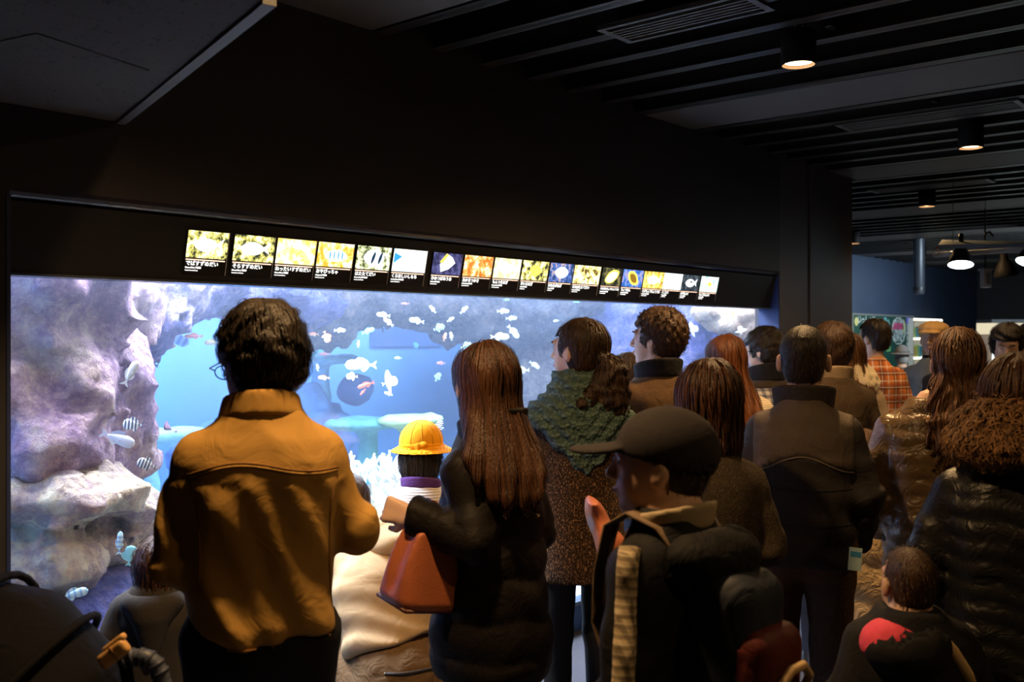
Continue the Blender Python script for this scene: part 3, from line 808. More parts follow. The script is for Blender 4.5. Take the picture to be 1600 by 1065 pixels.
# short slat hangers seen between slats
for px, py in ((1180, 8), (1243, 38), (1300, 45), (1425, 140), (1460, 160), (1502, 182)):
    t = (CEIL + .03 - EYE) / ((524 - py) / FPX); p = at(px, t)
    tag(MB().box((p[0] - .05, p[1] - .015, CEIL + .03), (p[0] + .05, p[1] + .015, CEIL + .24)).build('ceiling_hanger', M_metal), kind='structure')

# ================================================================ THE TANK
def glassmat():
    m = bpy.data.materials.new('tank_glass'); m.use_nodes = True; nt = m.node_tree; nt.nodes.clear()
    o = nd(nt, 'OutputMaterial'); t = nd(nt, 'BsdfTransparent'); g = nd(nt, 'BsdfGlossy'); mx = nd(nt, 'MixShader'); f = nd(nt, 'Fresnel')
    f.inputs[0].default_value = 1.3; g.inputs['Roughness'].default_value = .02; t.inputs[0].default_value = (.97, .985, 1, 1)
    ge = nd(nt, 'NewGeometry'); nt.links.new(mathn(nt, 'MULTIPLY', f.outputs[0], mathn(nt, 'SUBTRACT', 1.0, ge.outputs['Backfacing'])), mx.inputs[0]); nt.links.new(t.outputs[0], mx.inputs[1]); nt.links.new(g.outputs[0], mx.inputs[2]); nt.links.new(mx.outputs[0], o.inputs[0])
    return m
tag(MB().box((XL, YG + .02, SILL), (XR, YG + .05, WTOP + .06)).build('window_1', glassmat()), kind='structure')
def watermat():
    m = bpy.data.materials.new('tank_water'); m.use_nodes = True; nt = m.node_tree; nt.nodes.clear()
    o = nd(nt, 'OutputMaterial'); s = nd(nt, 'VolumeScatter'); a = nd(nt, 'VolumeAbsorption'); ad = nd(nt, 'AddShader')
    s.inputs['Color'].default_value = (.58, .70, 1, 1); s.inputs['Density'].default_value = .065; s.inputs['Anisotropy'].default_value = .1
    a.inputs['Color'].default_value = (.25, .66, .97, 1); a.inputs['Density'].default_value = .17
    nt.links.new(s.outputs[0], ad.inputs[0]); nt.links.new(a.outputs[0], ad.inputs[1]); nt.links.new(ad.outputs[0], o.inputs['Volume'])
    return m
tag(MB().box((XL - .1, YG + .07, -.3), (7.845, 6.68, 2.42)).build('tank_water', watermat()), 'clear blue salt water filling the big fish tank', 'water', kind='stuff')
M_tank = plain('tank_blue_paint', (.20, .46, .84), .7, nscale=1.2, nvar=.25)
struct('wall_tank_rear', (.6, 6.7, -.4), (8.0, 6.8, 2.8), M_tank)
struct('wall_tank_side_left', (.6, YG + .12, -.4), (.7, 6.8, 2.8), M_tank)
struct('wall_tank_side_right', (7.85, YG + .055, -.4), (7.868, 6.8, 2.8), M_tank)
struct('ceiling_tank_light_cover', (.6, YG + .055, 2.75), (8.0, 6.8, 2.85), M_tank)  # unseen cover, added to keep the tank lamps' light off the room ceiling
struct('wall_tank_beam', (.6, YG + .06, 2.44), (8.0, YG + .12, 2.8), M_black)
def gravelmat():
    m, nt, b = new_mat('white_gravel'); v = coords(nt)
    vo = nd(nt, 'TexVoronoi'); vo.inputs['Scale'].default_value = 38; nt.links.new(v, vo.inputs['Vector'])
    nt.links.new(mixc(nt, noise(nt, vo.outputs['Position'], 9, 2), (.45, .36, .36), (.9, .88, .86)), b.inputs['Base Color'])
    bump(nt, b, vo.outputs['Distance'], .8, .03); b.inputs['Roughness'].default_value = .8
    return m
struct('floor_tank', (.6, YG + .06, -.4), (8.0, 6.8, .12), gravelmat())
def hashn(i, j, k, seed):
    h = (i * 374761393 + j * 668265263 + k * 2147483647 + seed * 974711) & 0x7fffffff
    h = (h ^ (h >> 13)) * 1274126177 & 0x7fffffff
    return ((h ^ (h >> 16)) & 0xffff) / 32768. - 1.
def vnoise(p, f, seed=0):
    q = p * f; i0 = np.floor(q).astype(np.int64); t = q - i0; t = t * t * (3 - 2 * t)
    r = 0
    for a in (0, 1):
        for b in (0, 1):
            for c in (0, 1):
                wgt = (t[:, 0] if a else 1 - t[:, 0]) * (t[:, 1] if b else 1 - t[:, 1]) * (t[:, 2] if c else 1 - t[:, 2])
                r = r + wgt * hashn(i0[:, 0] + a, i0[:, 1] + b, i0[:, 2] + c, seed)
    return r
def reefmat(name, cols, sc_=3.2):
    m, nt, b = new_mat(name); v = coords(nt)
    f1 = noise(nt, v, sc_, 7, .72); f2 = noise(nt, v, 22, 4, .7)
    f = mathn(nt, 'ADD', mathn(nt, 'MULTIPLY', f1, .72), mathn(nt, 'MULTIPLY', f2, .28))
    nt.links.new(ramp(nt, f, [(.36, cols[0]), (.46, cols[1]), (.53, cols[2]), (.61, cols[3]), (.68, cols[4])]), b.inputs['Base Color'])
    b.inputs['Roughness'].default_value = .85
    vo = nd(nt, 'TexVoronoi'); vo.inputs['Scale'].default_value = 26; nt.links.new(v, vo.inputs['Vector'])
    h = mathn(nt, 'ADD', mathn(nt, 'MULTIPLY', noise(nt, v, 30, 6, .75), .9), mathn(nt, 'MULTIPLY', vo.outputs['Distance'], .5))
    bump(nt, b, h, 1., .06)
    return m
RC1 = reefmat('reef_mauve', [(.22, .13, .24), (.42, .24, .36), (.66, .42, .46), (.9, .66, .55), (1, .92, .72)], 2.4)
RC2 = reefmat('reef_grey', [(.06, .06, .09), (.13, .12, .15), (.20, .17, .18), (.32, .24, .22), (.6, .42, .32)])
RC3 = reefmat('reef_violet', [(.05, .06, .26), (.11, .12, .40), (.22, .19, .46), (.50, .38, .50), (.9, .78, .78)], 2.6)
RC4 = reefmat('reef_sand', [(.3, .26, .2), (.5, .44, .3), (.68, .62, .4), (.85, .80, .55), (.98, .95, .8)], 4)
def reef(blobs, mat, label, step=.034, k=.14, seed=1, amp=.075, name='reef_rock', extra=None):
    B = []
    for (px, py, Y, rx, ry, rz) in blobs:
        x, y, z, t = onY(px, py, Y); B.append(((x, y, z), (rx, ry, rz)))
    lo = np.min([np.array(c) - r for c, r in B], 0) - .16; hi = np.max([np.array(c) + r for c, r in B], 0) + .16
    lo = np.maximum(lo, (.75, YG + .10, .08)); hi = np.minimum(hi, (7.82, 6.66, 2.36))
    o = np.array([(lo[0] + hi[0]) / 2, (lo[1] + hi[1]) / 2, lo[2]], np.float32)
    B = [(np.array(c) - o, r) for c, r in B]
    def fn(p):
        r = None
        for c, rr in B:
            e_ = ell(p, c, rr); r = e_ if r is None else smin(r, e_, k)
        m = np.abs(r) < .3
        if m.any():
            q = p[m]; nn = amp * (vnoise(q, 4.2, seed) + .6 * vnoise(q, 9.5, seed + 1) + .42 * (1 - 2 * np.abs(vnoise(q, 19., seed + 2))))
            r[m] = r[m] + nn
        return r
    ob = sdf_obj(name, fn, box_ax(lo - o, hi - o, step), mat, None, 0, .12, tuple(o))
    return tag(ob, label, 'rock')
reef([(30, 470, 4.0, .42, .4, .35), (95, 560, 4.15, .34, .35, .4), (35, 620, 3.95, .34, .35, .4), (120, 470, 4.3, .4, .4, .3), (110, 660, 4.1, .30, .3, .3), (172, 700, 4.2, .18, .25, .18), (150, 640, 4.25, .2, .3, .28), (30, 720, 3.9, .3, .3, .25)],
     RC1, 'tall mauve and cream reef wall at the left edge of the tank', seed=3)
reef([(210, 455, 4.5, .4, .4, .2), (300, 440, 4.7, .4, .4, .19), (390, 448, 5.0, .45, .4, .2), (450, 470, 5.3, .35, .4, .2), (190, 510, 4.4, .2, .3, .24)],
     RC3, 'violet reef overhang hanging above the blue cave opening', seed=9)
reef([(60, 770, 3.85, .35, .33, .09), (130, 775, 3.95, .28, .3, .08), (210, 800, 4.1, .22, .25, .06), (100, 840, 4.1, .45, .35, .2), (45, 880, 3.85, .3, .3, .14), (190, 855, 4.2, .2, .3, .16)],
     reefmat('reef_ledge_lit', [(.34, .22, .26), (.62, .44, .38), (.92, .72, .48), (1, .9, .66), (1, 1, .85)]), 'pale rock ledge jutting out at the lower left of the tank', seed=14, k=.08, amp=.06)  # cream ledge tones, brightened so the shelf highlights sit in the colour
reef([(60, 960, 4.0, .5, .45, .2), (170, 960, 4.2, .45, .4, .28), (240, 1010, 4.2, .4, .4, .22), (60, 1060, 3.9, .6, .4, .2), (210, 905, 4.3, .2, .3, .14)],
     RC3, 'violet boulders on the tank floor behind the stroller', seed=21)
reef([(520, 462, 5.5, .6, .5, .22), (620, 470, 5.6, .65, .5, .18), (720, 485, 5.6, .6, .5, .24), (800, 500, 5.7, .5, .5, .3), (470, 500, 5.5, .35, .4, .22), (860, 470, 5.6, .5, .5, .2)],
     RC2, 'grey brown reef roof along the top of the tank middle', seed=31)
reef([(812, 580, 5.9, .42, .35, .4), (850, 640, 5.7, .4, .4, .5), (790, 540, 6.0, .4, .35, .28), (820, 700, 5.5, .4, .4, .4)],
     reefmat('reef_speckled', [(.14, .11, .12), (.30, .23, .24), (.46, .35, .32), (.68, .52, .42), (.9, .8, .6)]), 'speckled rock column rising behind the long haired woman', seed=37)
reef([(890, 520, 5.9, .5, .4, .45), (950, 560, 5.3, .45, .4, .5), (1010, 520, 5.0, .40, .4, .45), (1070, 590, 4.6, .38, .4, .6), (1110, 520, 4.4, .32, .4, .4), (960, 660, 5.2, .5, .4, .5), (1160, 600, 4.0, .32, .35, .7)],
     RC3, 'violet blue reef wall behind the curly haired man', seed=43)
reef([(1160, 505, 3.95, .30, .2, .13), (1120, 485, 4.1, .28, .2, .12), (1185, 500, 3.8, .22, .2, .2)],
     reefmat('reef_orange', [(.4, .24, .16), (.62, .42, .3), (.8, .6, .45), (.95, .78, .5), (1, .95, .85)], 5), 'orange and cream reef outcrop at the right end of the tank', seed=47, amp=.05)
reef([(585, 830, 4.25, .30, .25, .16), (545, 900, 4.1, .35, .3, .25), (640, 850, 4.4, .3, .3, .2), (740, 860, 4.5, .4, .3, .3), (600, 790, 4.35, .2, .2, .1)],
     RC4, 'yellowish rock mound under the white branching coral', seed=51, k=.08, amp=.05)
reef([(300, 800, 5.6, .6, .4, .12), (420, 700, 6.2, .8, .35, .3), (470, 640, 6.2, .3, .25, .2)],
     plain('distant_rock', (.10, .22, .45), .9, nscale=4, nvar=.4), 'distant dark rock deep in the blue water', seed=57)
reef([(556, 606, 5.9, .16, .14, .13)], plain('dark_rock', (.04, .09, .24), .9), 'round dark boulder behind the red fish', seed=60, amp=.03)
# corals
M_coral = plain('white_coral', (.95, .95, .85), .6, nscale=30, nvar=.1, bstr=.4, bscale=90)
def staghorn(px, py, Y, s, seed, label, n=26, mat=M_coral):
    x, y, z, t = onY(px, py, Y); rs = random.Random(seed); m = MB()
    def br(p, d, L, r, dep):
        q = p + d * L; m.tube([p, p + d * L * .5 + Vector((rs.uniform(-.1, .1), rs.uniform(-.1, .1), .05)) * L, q], [r, r * .8, r * .55], 6)
        if dep:
            for _ in range(rs.choice((2, 3))):
                d2 = (d + Vector((rs.uniform(-.8, .8), rs.uniform(-.8, .8), rs.uniform(-.1, .7)))).normalized(); br(q, d2, L * rs.uniform(.55, .85), r * .62, dep - 1)
    for _ in range(n):
        a = rs.uniform(0, 6.28); e_ = rs.uniform(0, .9)
        br(Vector((math.cos(a) * .12 * s * rs.random(), math.sin(a) * .1 * s * rs.random(), 0)), Vector((math.cos(a) * e_, math.sin(a) * e_, 1)).normalized(), .12 * s, .017 * s, 2)
    return tag(m.build('staghorn_coral', mat, None, True, loc=(x, y, z)), label, 'coral')
staghorn(592, 800, 4.2, 1.25, 3, 'white branching coral left of the child in the yellow hat', 26)
staghorn(640, 815, 4.45, 1.0, 5, 'smaller white branching coral just behind the yellow hat child', 18)
staghorn(235, 812, 4.0, .45, 8, 'low white branching coral on the ledge beside the mustard jacket', 14)
staghorn(560, 815, 4.3, .8, 9, 'white coral tuft half hidden by the mustard jacket', 14)
def plate(px, py, Y, rx, ry, label, col):
    x, y, z, t = onY(px, py, Y)
    def fn(p):
        d = ell(p, (0, 0, 0), (rx, ry, .05)); d = smax(d, -ell(p, (0, 0, .09), (rx * .9, ry * .9, .085)), .02)
        d = smin(d, cone(p, (0, 0, -.02), (.03, .02, -.5), .06, .09), .06)
        return d + .014 * vnoise(p, 14, 5)
    return tag(sdf_obj('plate_coral', fn, box_ax((-rx - .06, -ry - .06, -.5), (rx + .06, ry + .06, .1), .02), plain('coral_green', col, .8, nscale=18, nvar=.4, bstr=.5, bscale=60), None, 0, .03, (x, y, z)), label, 'coral')
plate(640, 655, 5.1, .26, .2, 'yellow green plate coral above the yellow school hat', (.55, .75, .3))
plate(575, 660, 5.4, .34, .25, 'dim teal plate coral left of the yellow school hat', (.15, .45, .4))
plate(225, 680, 5.4, .40, .22, 'pale blue table coral inside the cave opening', (.35, .75, .85))
plate(500, 560, 6.1, .36, .2, 'pale blue coral shelf right of the man in mustard', (.3, .6, .85))
# the second viewing window across the tank, a blue lit opening with visitors' heads in front of it
x0, _, z1, _ = onY(578, 484, 6.69); x1, _, z0, _ = onY(690, 540, 6.69)
rw = MB().box((x0, 6.672, z0), (x1, 6.695, z1)).build('window_2', emis('far_window_light', (.13, .33, .95), .75)); tag(rw, kind='structure')
x0, _, z1, _ = onY(702, 520, 6.69); x1, _, z0, _ = onY(765, 534, 6.69)
tag(MB().box((x0, 6.672, z0), (x1, 6.695, z1)).build('window_3', emis('far_window_light_pale', (.35, .5, .98), .9)), kind='structure')

# ---------------------------------------------------------------- fish
def fishmat(name, base, stripe=None, n=5, w=.5, belly=None, rough=.4):
    m, nt, b = new_mat(name); b.inputs['Roughness'].default_value = rough
    tc = nd(nt, 'TexCoord'); sp = nd(nt, 'SeparateXYZ'); nt.links.new(tc.outputs['Object'], sp.inputs[0])
    c = base
    if belly: c = mixc(nt, mathn(nt, 'MULTIPLY_ADD', sp.outputs[2], 3.0, .5), belly, base)
    if stripe:
        f = mathn(nt, 'GREATER_THAN', mathn(nt, 'SINE', mathn(nt, 'MULTIPLY', sp.outputs[0], n * 6.283)), w)
        c = mixc(nt, f, c, stripe)
    if isinstance(c, tuple): b.inputs['Base Color'].default_value = (*c, 1)
    else: nt.links.new(c, b.inputs['Base Color'])
    b.inputs['Subsurface Weight'].default_value = .0
    return m
FM = dict(white=fishmat('fish_white', (.78, .78, .72)), cyan=fishmat('fish_cyan', (.35, .85, .92)), pink=fishmat('fish_pink', (.70, .27, .25)), red=fishmat('fish_red', (.9, .18, .10)),
          orange=fishmat('fish_orange', (.80, .26, .10), belly=(.8, .5, .3)), stripe=fishmat('fish_striped', (.88, .92, .85), (.08, .10, .18), 6.0, .1), cream=fishmat('fish_cream', (.78, .66, .34), belly=(.75, .7, .55)),
          grey=fishmat('fish_grey', (.55, .62, .80), belly=(.9, .92, .95)), blue=fishmat('fish_blue', (.12, .4, .85)), lilac=fishmat('fish_lilac', (.75, .72, .92)), yellow=fishmat('fish_yellow', (.98, .75, .12)),
          green=fishmat('fish_green_striped', (.62, .88, .60), (.10, .20, .25), 5.5, .0), bluestripe=fishmat('fish_pale_striped', (.70, .93, .97), (.30, .55, .80), 5.0, .4), dim=fishmat('fish_striped_shaded', (.32, .46, .72), (.16, .25, .5), 6.0, .1),  # dim: striped fish colours darkened, its shade is painted into the colour
          dark=fishmat('fish_dark', (.04, .06, .10)))
# unit fish of length 1 along +x, height h
SHAPES = dict(oval=(.34, .13, .14, .09), slim=(.24, .12, .12, .08), tall=(.56, .12, .16, .16), diamond=(.62, .11, .14, .55), long=(.30, .14, .18, .06))
fish_cache = {}
def fish_meshes(shape):
    if shape in fish_cache: return fish_cache[shape]
    h, th, tail, fin = SHAPES[shape]
    V = []; F = []; n = 12; xs = np.linspace(0, 1, 15)
    for u in xs:
        x = .5 - u * .80
        env = (math.sin(math.pi * min(1, u ** .62)) ** .72) * (1 - .05 * u) if u < 1 else 0
        hh = max(h / 2 * env, .035 if u > .5 else .004); tt = max(th / 2 * math.sin(math.pi * min(1, u ** .55)) ** .8 if u < 1 else 0, .010)
        for k in range(n):
            a = 2 * math.pi * k / n; V.append((x, tt * math.cos(a), hh * math.sin(a)))
    for i in range(len(xs) - 1):
        for k in range(n): F.append((i * n + k, (i + 1) * n + k, (i + 1) * n + (k + 1) % n, i * n + (k + 1) % n))
    F.append(tuple(range(n))); F.append(tuple((len(xs) - 1) * n + k for k in range(n - 1, -1, -1)))
    body = MB().add(V, F)
    s = tail
    tl = MB().prism([(-.27, .03), (-.36, .05), (-.50, s), (-.47, s * .35), (-.43, 0), (-.47, -s * .35), (-.50, -s), (-.36, -.05), (-.27, -.03)], .012)
    df = MB().prism([(.22, h * .36), (.10, h * .50 + fin * .8), (-.05, h * .48 + fin * .8), (-.20, h * .30 + fin * .5), (-.27, h * .12), (-.1, h * .3)], .010)
    af = MB().prism([(.02, -h * .44), (-.08, -h * .45 - fin * .8), (-.18, -h * .34 - fin * .5), (-.27, -h * .12), (-.1, -h * .3)], .010)
    pf = MB().prism([(.16, -.01), (.04, .035), (.02, -.04)], .008, Matrix.Translation((0, th * .5 + .004, -h * .1)) @ Matrix.Rotation(R(-12), 4, 'Z')).prism([(.16, -.01), (.04, .035), (.02, -.04)], .008, Matrix.Translation((0, -th * .5 - .004, -h * .1)) @ Matrix.Rotation(R(12), 4, 'Z'))
    ey = MB()
    for sg in (-1, 1): ey.lathe([(.0001, 0), (.020, .002), (.014, .010), (.0001, .013)], 8, M=Matrix.Translation((.36, sg * th * .33, h * .07)) @ Matrix.Rotation(R(-90 * sg), 4, 'X'))
    out = []
    for nm, mb in (('fish', body), ('tail_fin', tl), ('dorsal_fin', df), ('anal_fin', af), ('pectoral_fin', pf), ('eye', ey)):
        me = bpy.data.meshes.new(nm); me.from_pydata(mb.v, [], mb.f); me.update()
        if nm in ('fish', 'eye'): me.polygons.foreach_set('use_smooth', [True] * len(me.polygons))
        out.append((nm, me))
    fish_cache[shape] = out
    return out
def fish(px, py, ln_px, head, shape, mat, Y, label, turn=0, finmat=None, sz_=1.0):
    x, y, z, t = onY(px, py, Y); L = ln_px / FPX * t * 1.08
    mm = fish_meshes(shape); o = None
    ray = dirxy(px); ra = math.atan2(ray[1], ray[0])
    if math.cos(R(head)) >= 0: yaw, pit = ra - R(90), R(head)
    else: yaw, pit = ra + R(90), R(180 - head)
    Mx = Matrix.Rotation(yaw + R(turn), 4, 'Z') @ Matrix.Rotation(-pit, 4, 'Y')
    for nm, me in mm:
        m_ = FM['dark'] if nm == 'eye' else (FM[finmat] if finmat and nm != 'fish' else FM[mat])
        key = (nm, shape, m_.name)
        if key not in fish_cache:
            c = me.copy(); c.materials.append(m_); fish_cache[key] = c
        me2 = fish_cache[key]
        if o is None:
            o = link('fish', me2); o.matrix_world = Matrix.Translation((x, y, z)) @ Mx; o.scale = (L, L * .9, L * sz_)
            tag(o, label, 'fish', 'fish swimming in the tank')
        elif not (ln_px < 13 and nm in ('pectoral_fin', 'eye')): link(nm, me2, None, o)
    return o
for a in [
 (204, 583, 40, 62, 'long', 'white', 3.47, 'white fish swimming steeply upward in front of the left reef wall'),
 (310, 488, 22, 172, 'slim', 'pink', 4.6, 'pink fish at the top of the blue cave opening'),
 (303, 525, 26, 180, 'slim', 'pink', 4.4, 'pink fish left of the dark haired man, level with his ear'),
 (332, 535, 22, 180, 'oval', 'cream', 4.5, 'pale fish touching the left side of the dark haired head'),
 (208, 663, 28, 175, 'tall', 'stripe', 3.50, 'black and white striped fish just above the pale grey surgeonfish'),
 (184, 685, 50, -24, 'oval', 'grey', 3.46, 'large pale grey surgeonfish with an orange tailed end at lower left'),
 (270, 525, 50, -28, 'oval', 'dim', 5.4, 'large dim striped fish deep inside the cave opening'),
 (229, 725, 27, 160, 'tall', 'stripe', 3.46, 'striped fish near the sleeve of the mustard jacket'),
 (115, 928, 40, 12, 'oval', 'bluestripe', 3.45, 'pale blue striped fish low at the left above the stroller'),
 (187, 848, 34, 86, 'slim', 'bluestripe', 3.46, 'thin striped fish seen edge on, left of the small child'),
 (203, 868, 30, 80, 'tall', 'cyan', 3.52, 'teal fish half hidden behind the small child'),
 (599, 492, 20, 172, 'oval', 'white', 4.6, 'white fish at the upper left of the blue rear window'),
 (607, 503, 18, 140, 'oval', 'white', 4.5, 'white fish just below and right of another under the blue rear window'),
 (651, 501, 22, 170, 'oval', 'white', 4.6, 'white fish in the middle of the blue rear window'),
 (676, 483, 14, 130, 'oval', 'white', 4.5, 'small white fish above the upper right corner of the blue rear window'),
 (725, 484, 15, 42, 'oval', 'white', 4.6, 'small white fish tilting upward left of the highest white pair'),
 (704, 499, 12, 30, 'oval', 'white', 4.7, 'tiny white fish right of the blue rear window'),
 (786, 486, 18, 0, 'oval', 'white', 4.7, 'upper one of two white fish swimming right below the label strip'),
 (799, 497, 17, 2, 'oval', 'white', 4.8, 'lower one of two white fish swimming right below the label strip'),
 (791, 468, 9, 0, 'oval', 'cyan', 4.8, 'tiny cyan fish right under the label strip'),
 (802, 518, 24, -50, 'oval', 'white', 4.6, 'white fish diving to the right above the long haired woman'),
 (575, 517, 20, 20, 'oval', 'cyan', 4.7, 'cyan fish left of the blue rear window'),
 (531, 516, 17, 0, 'oval', 'white', 4.6, 'white fish left of the cyan fish, near the grey reef'),
 (490, 522, 15, 180, 'oval', 'orange', 4.9, 'small pale orange fish right of the dark haired head'),
 (510, 526, 18, -70, 'tall', 'orange', 4.7, 'orange fish pointing down beside the pale orange one'),
 (560, 537, 11, 85, 'oval', 'white', 4.6, 'tiny white fish standing upright in mid water'),
 (686, 512, 17, 20, 'tall', 'green', 4.7, 'greenish striped fish above two small orange fish'),
 (695, 526, 13, 75, 'oval', 'orange', 4.7, 'left one of two small upright orange fish'),
 (705, 525, 13, 100, 'oval', 'cream', 4.8, 'right one of two small upright orange fish, paler'),
 (781, 526, 28, 0, 'oval', 'cream', 4.4, 'cream yellow fish above the long haired woman'),
 (729, 541, 18, 15, 'tall', 'green', 4.3, 'pale striped fish touching the long haired head at its left'),
 (564, 570, 46, 180, 'oval', 'white', 4.2, 'largest white fish with forked tail in the open water'),
 (507, 553, 17, 180, 'slim', 'pink', 5.2, 'dim pink fish between the man and the largest white fish'),
 (496, 574, 11, 100, 'oval', 'white', 4.8, 'tiny white fish right of the mustard jacket man'),
 (506, 590, 17, 178, 'oval', 'orange', 4.6, 'orange fish above the mustard shoulder'),
 (550, 588, 17, 180, 'tall', 'cream', 4.5, 'cream butterflyfish under the largest white fish'),
 (572, 601, 26, 198, 'slim', 'red', 4.3, 'bright red fish in front of the round dark boulder'),
 (567, 612, 12, 230, 'slim', 'red', 4.4, 'small red fish just under the bright red one'),
 (609, 597, 24, 15, 'diamond', 'cream', 4.3, 'tall finned cream spadefish right of the red fish'),
 (607, 615, 13, 160, 'oval', 'white', 4.4, 'small white fish under the tall finned spadefish'),
 (650, 540, 11, 110, 'tall', 'blue', 5.4, 'small blue fish in the deep middle water'),
 (689, 567, 13, 180, 'oval', 'pink', 5.0, 'small pink fish left of the long brown hair'),
 (684, 589, 14, 60, 'tall', 'green', 4.8, 'small striped fish left of the long brown hair'),
 (815, 578, 24, 180, 'oval', 'cream', 4.7, 'cream fish between the two long haired women'),
 (835, 570, 18, -35, 'oval', 'white', 4.6, 'white fish left of the shawl'),
 (480, 557, 36, 25, 'slim', 'cyan', 5.6, 'long pale blue fish right of the dark haired head'),
 (476, 575, 14, 65, 'slim', 'cyan', 5.4, 'short pale blue fish beside the mans neck'),
 (622, 559, 11, 178, 'oval', 'white', 5.0, 'tiny white fish right of the largest white fish'),
 (869, 501, 9, 190, 'oval', 'white', 4.9, 'tiny white fish left of the ponytail womans head'),
 (899, 470, 13, -8, 'oval', 'cyan', 4.8, 'cyan fish above the ponytail womans head'),
 (1067, 505, 18, 88, 'diamond', 'lilac', 4.2, 'thin pale fish standing upright beside the curly hair'),
 (1083, 515, 16, 20, 'diamond', 'lilac', 4.2, 'lilac diamond shaped fish right of the curly hair'),
 (1140, 491, 17, -80, 'tall', 'white', 3.75, 'white fish with yellow fins near the orange outcrop', 0, 'yellow'),
 (1157, 516, 12, 100, 'diamond', 'white', 3.8, 'small pale fish under the orange outcrop'),
 (687, 666, 18, 80, 'tall', 'stripe', 3.75, 'striped fish behind the brim of the yellow hat'),
 (633, 474, 12, 180, 'slim', 'pink', 5.0, 'small dull pink fish above the blue rear window'),
]: fish(*a)

# ================================================================ LABEL STRIP
ZB, ZT = EYE + .197, EYE + .42
fz = MB()
V = []
for x in (XL, XR + .0): V += [(x, 3.20, ZB), (x, 3.152, ZT - .004), (x, 3.27, ZT - .004), (x, 3.27, ZB)]
fz.add(V, [(0, 1, 2, 3), (7, 6, 5, 4), (0, 4, 5, 1), (1, 5, 6, 2), (2, 6, 7, 3), (3, 7, 4, 0)])
tag(fz.build('label_strip', M_black), 'long black sloping strip above the tank window that carries the lit fish labels', 'panel')
tag(MB().box((XL, 3.195, ZB - .008), (XR, 3.30, ZB)).build('trim_5', plain('strip_edge', (.08, .10, .13), .25)), kind='structure')
TILT = math.atan(.048 / (ZT - ZB))
M_txt = emis('label_lettering', (1, .98, .92), 2.2); M_line = emis('label_rule', (1, .62, .45), 1.8); M_lbl = plain('label_black', (.01, .009, .008), .35)
def picmat(i, c1, c2, c3, scale):
    m, nt, b = new_mat('label_picture'); tc = nd(nt, 'TexCoord'); mp = nd(nt, 'Mapping'); mp.inputs['Location'].default_value = (i * 1.7, 0, i * .9); nt.links.new(tc.outputs['Object'], mp.inputs[0])
    c = ramp(nt, noise(nt, mp.outputs[0], scale, 4, .65), [(.40, c1), (.50, c2), (.58, c3)])
    b.inputs['Base Color'].default_value = (0, 0, 0, 1); nt.links.new(c, b.inputs['Emission Color']); b.inputs['Emission Strength'].default_value = 1.9
    return m
G1 = ((.03, .035, .02), (.55, .5, .12), (1, .95, .55))
PAN = [(291, 357, G1, 'w', 'でばすずめだい', 'Damselfish | 雀鯛科', 'white fish on a mossy green picture'),
 (364, 429, G1, 'w', 'そらすずめだい', 'Damselfish | 雀鯛科', 'faint white fish over a green and black picture'),
 (431, 493, ((1, .62, .12), (1, .85, .35), (1, .97, .8)), None, 'ねったいすずめだい', 'Damselfish | 雀鯛科', 'washed out orange and yellow picture'),
 (495, 552, ((.75, .35, .03), (1, .7, .2), (1, .95, .7)), 'st', 'おやびっちゃ', 'Sergeant | 雀鯛科', 'blue striped fish on an orange picture'),
 (556, 610, ((.05, .06, .03), (.55, .6, .3), (1, 1, .85)), 'b', 'はたたてだい', 'Bannerfish | 蝶々魚科', 'white fish with dark bands on grey green'),
 (613, 666, ((.6, .9, .95), (1, 1, .8), (1, 1, .95)), 'bl', 'くろほしいしもち', 'Cardinalfish | 天竺鯛科', 'washed out white picture with a blue corner'),
 (675, 721, ((.02, .02, .06), (.05, .05, .14), (.08, .08, .2)), 'wy', 'ひめつばめうお', 'Batfish | 蝶々魚科', 'tall white and yellow fish on dark blue'),
 (724, 769, ((.7, .14, .02), (1, .4, .1), (1, .85, .5)), None, 'あかまつかさ', 'Soldierfish | 金目鯛科', 'orange red coral picture'),
 (771, 813, ((.5, .55, .3), (.95, .8, .3), (1, 1, .85)), 'w', 'もんつきはぎ', 'Surgeonfish | 仁座鯛科', 'big white fish on yellow and green'),
 (815, 856, G1, 'y', 'きいろはぎ', 'Tang | 仁座鯛科', 'yellow fish on a mossy picture'),
 (858, 895, ((.02, .04, .10), (.05, .12, .4), (.4, .3, .3)), 'lb', 'ひれながはぎ', 'Tang | 仁座鯛科', 'pale blue fish on deep blue'),
 (896, 937, ((.10, .06, .01), (1, .85, .3), (1, .97, .6)), None, 'むれはたたてだい', 'Bannerfish | 蝶々魚科', 'glaring yellow picture with a black lower edge'),
 (940, 970, ((.01, .015, .01), (.03, .03, .02), (.15, .13, .05)), 'yw', 'あけぼのちょうちょううお', 'Butterflyfish | 蝶々魚科', 'white fish ringed yellow on black'),
 (972, 1004, ((.02, .06, .25), (.06, .2, .6), (.3, .25, .4)), 'yb', 'ちょうはん', 'Butterflyfish | 蝶々魚科', 'brown and yellow fish on bright blue'),
 (1005, 1036, ((.4, .25, .03), (.9, .6, .1), (1, .8, .3)), 'w', 'とげちょうちょううお', 'Butterflyfish | 蝶々魚科', 'white fish on amber and yellow'),
 (1036, 1065, ((.6, .9, .85), (.95, 1, .95), (1, 1, 1)), None, 'とこたて', 'Wrasse | 倍良科', 'almost white picture with a grey curve'),
 (1065, 1092, ((.01, .015, .02), (.03, .04, .05), (.06, .08, .1)), 'w2', 'みぞれふぐ', 'Pufferfish | 河豚科', 'white fish on black, next to last'),
 (1094, 1121, ((.3, .8, .65), (.8, 1, .9), (.95, 1, .95)), 'y2', 'ちょうちんふぐ', 'Pufferfish | 河豚科', 'mint green picture with a small yellow fish, rightmost')]
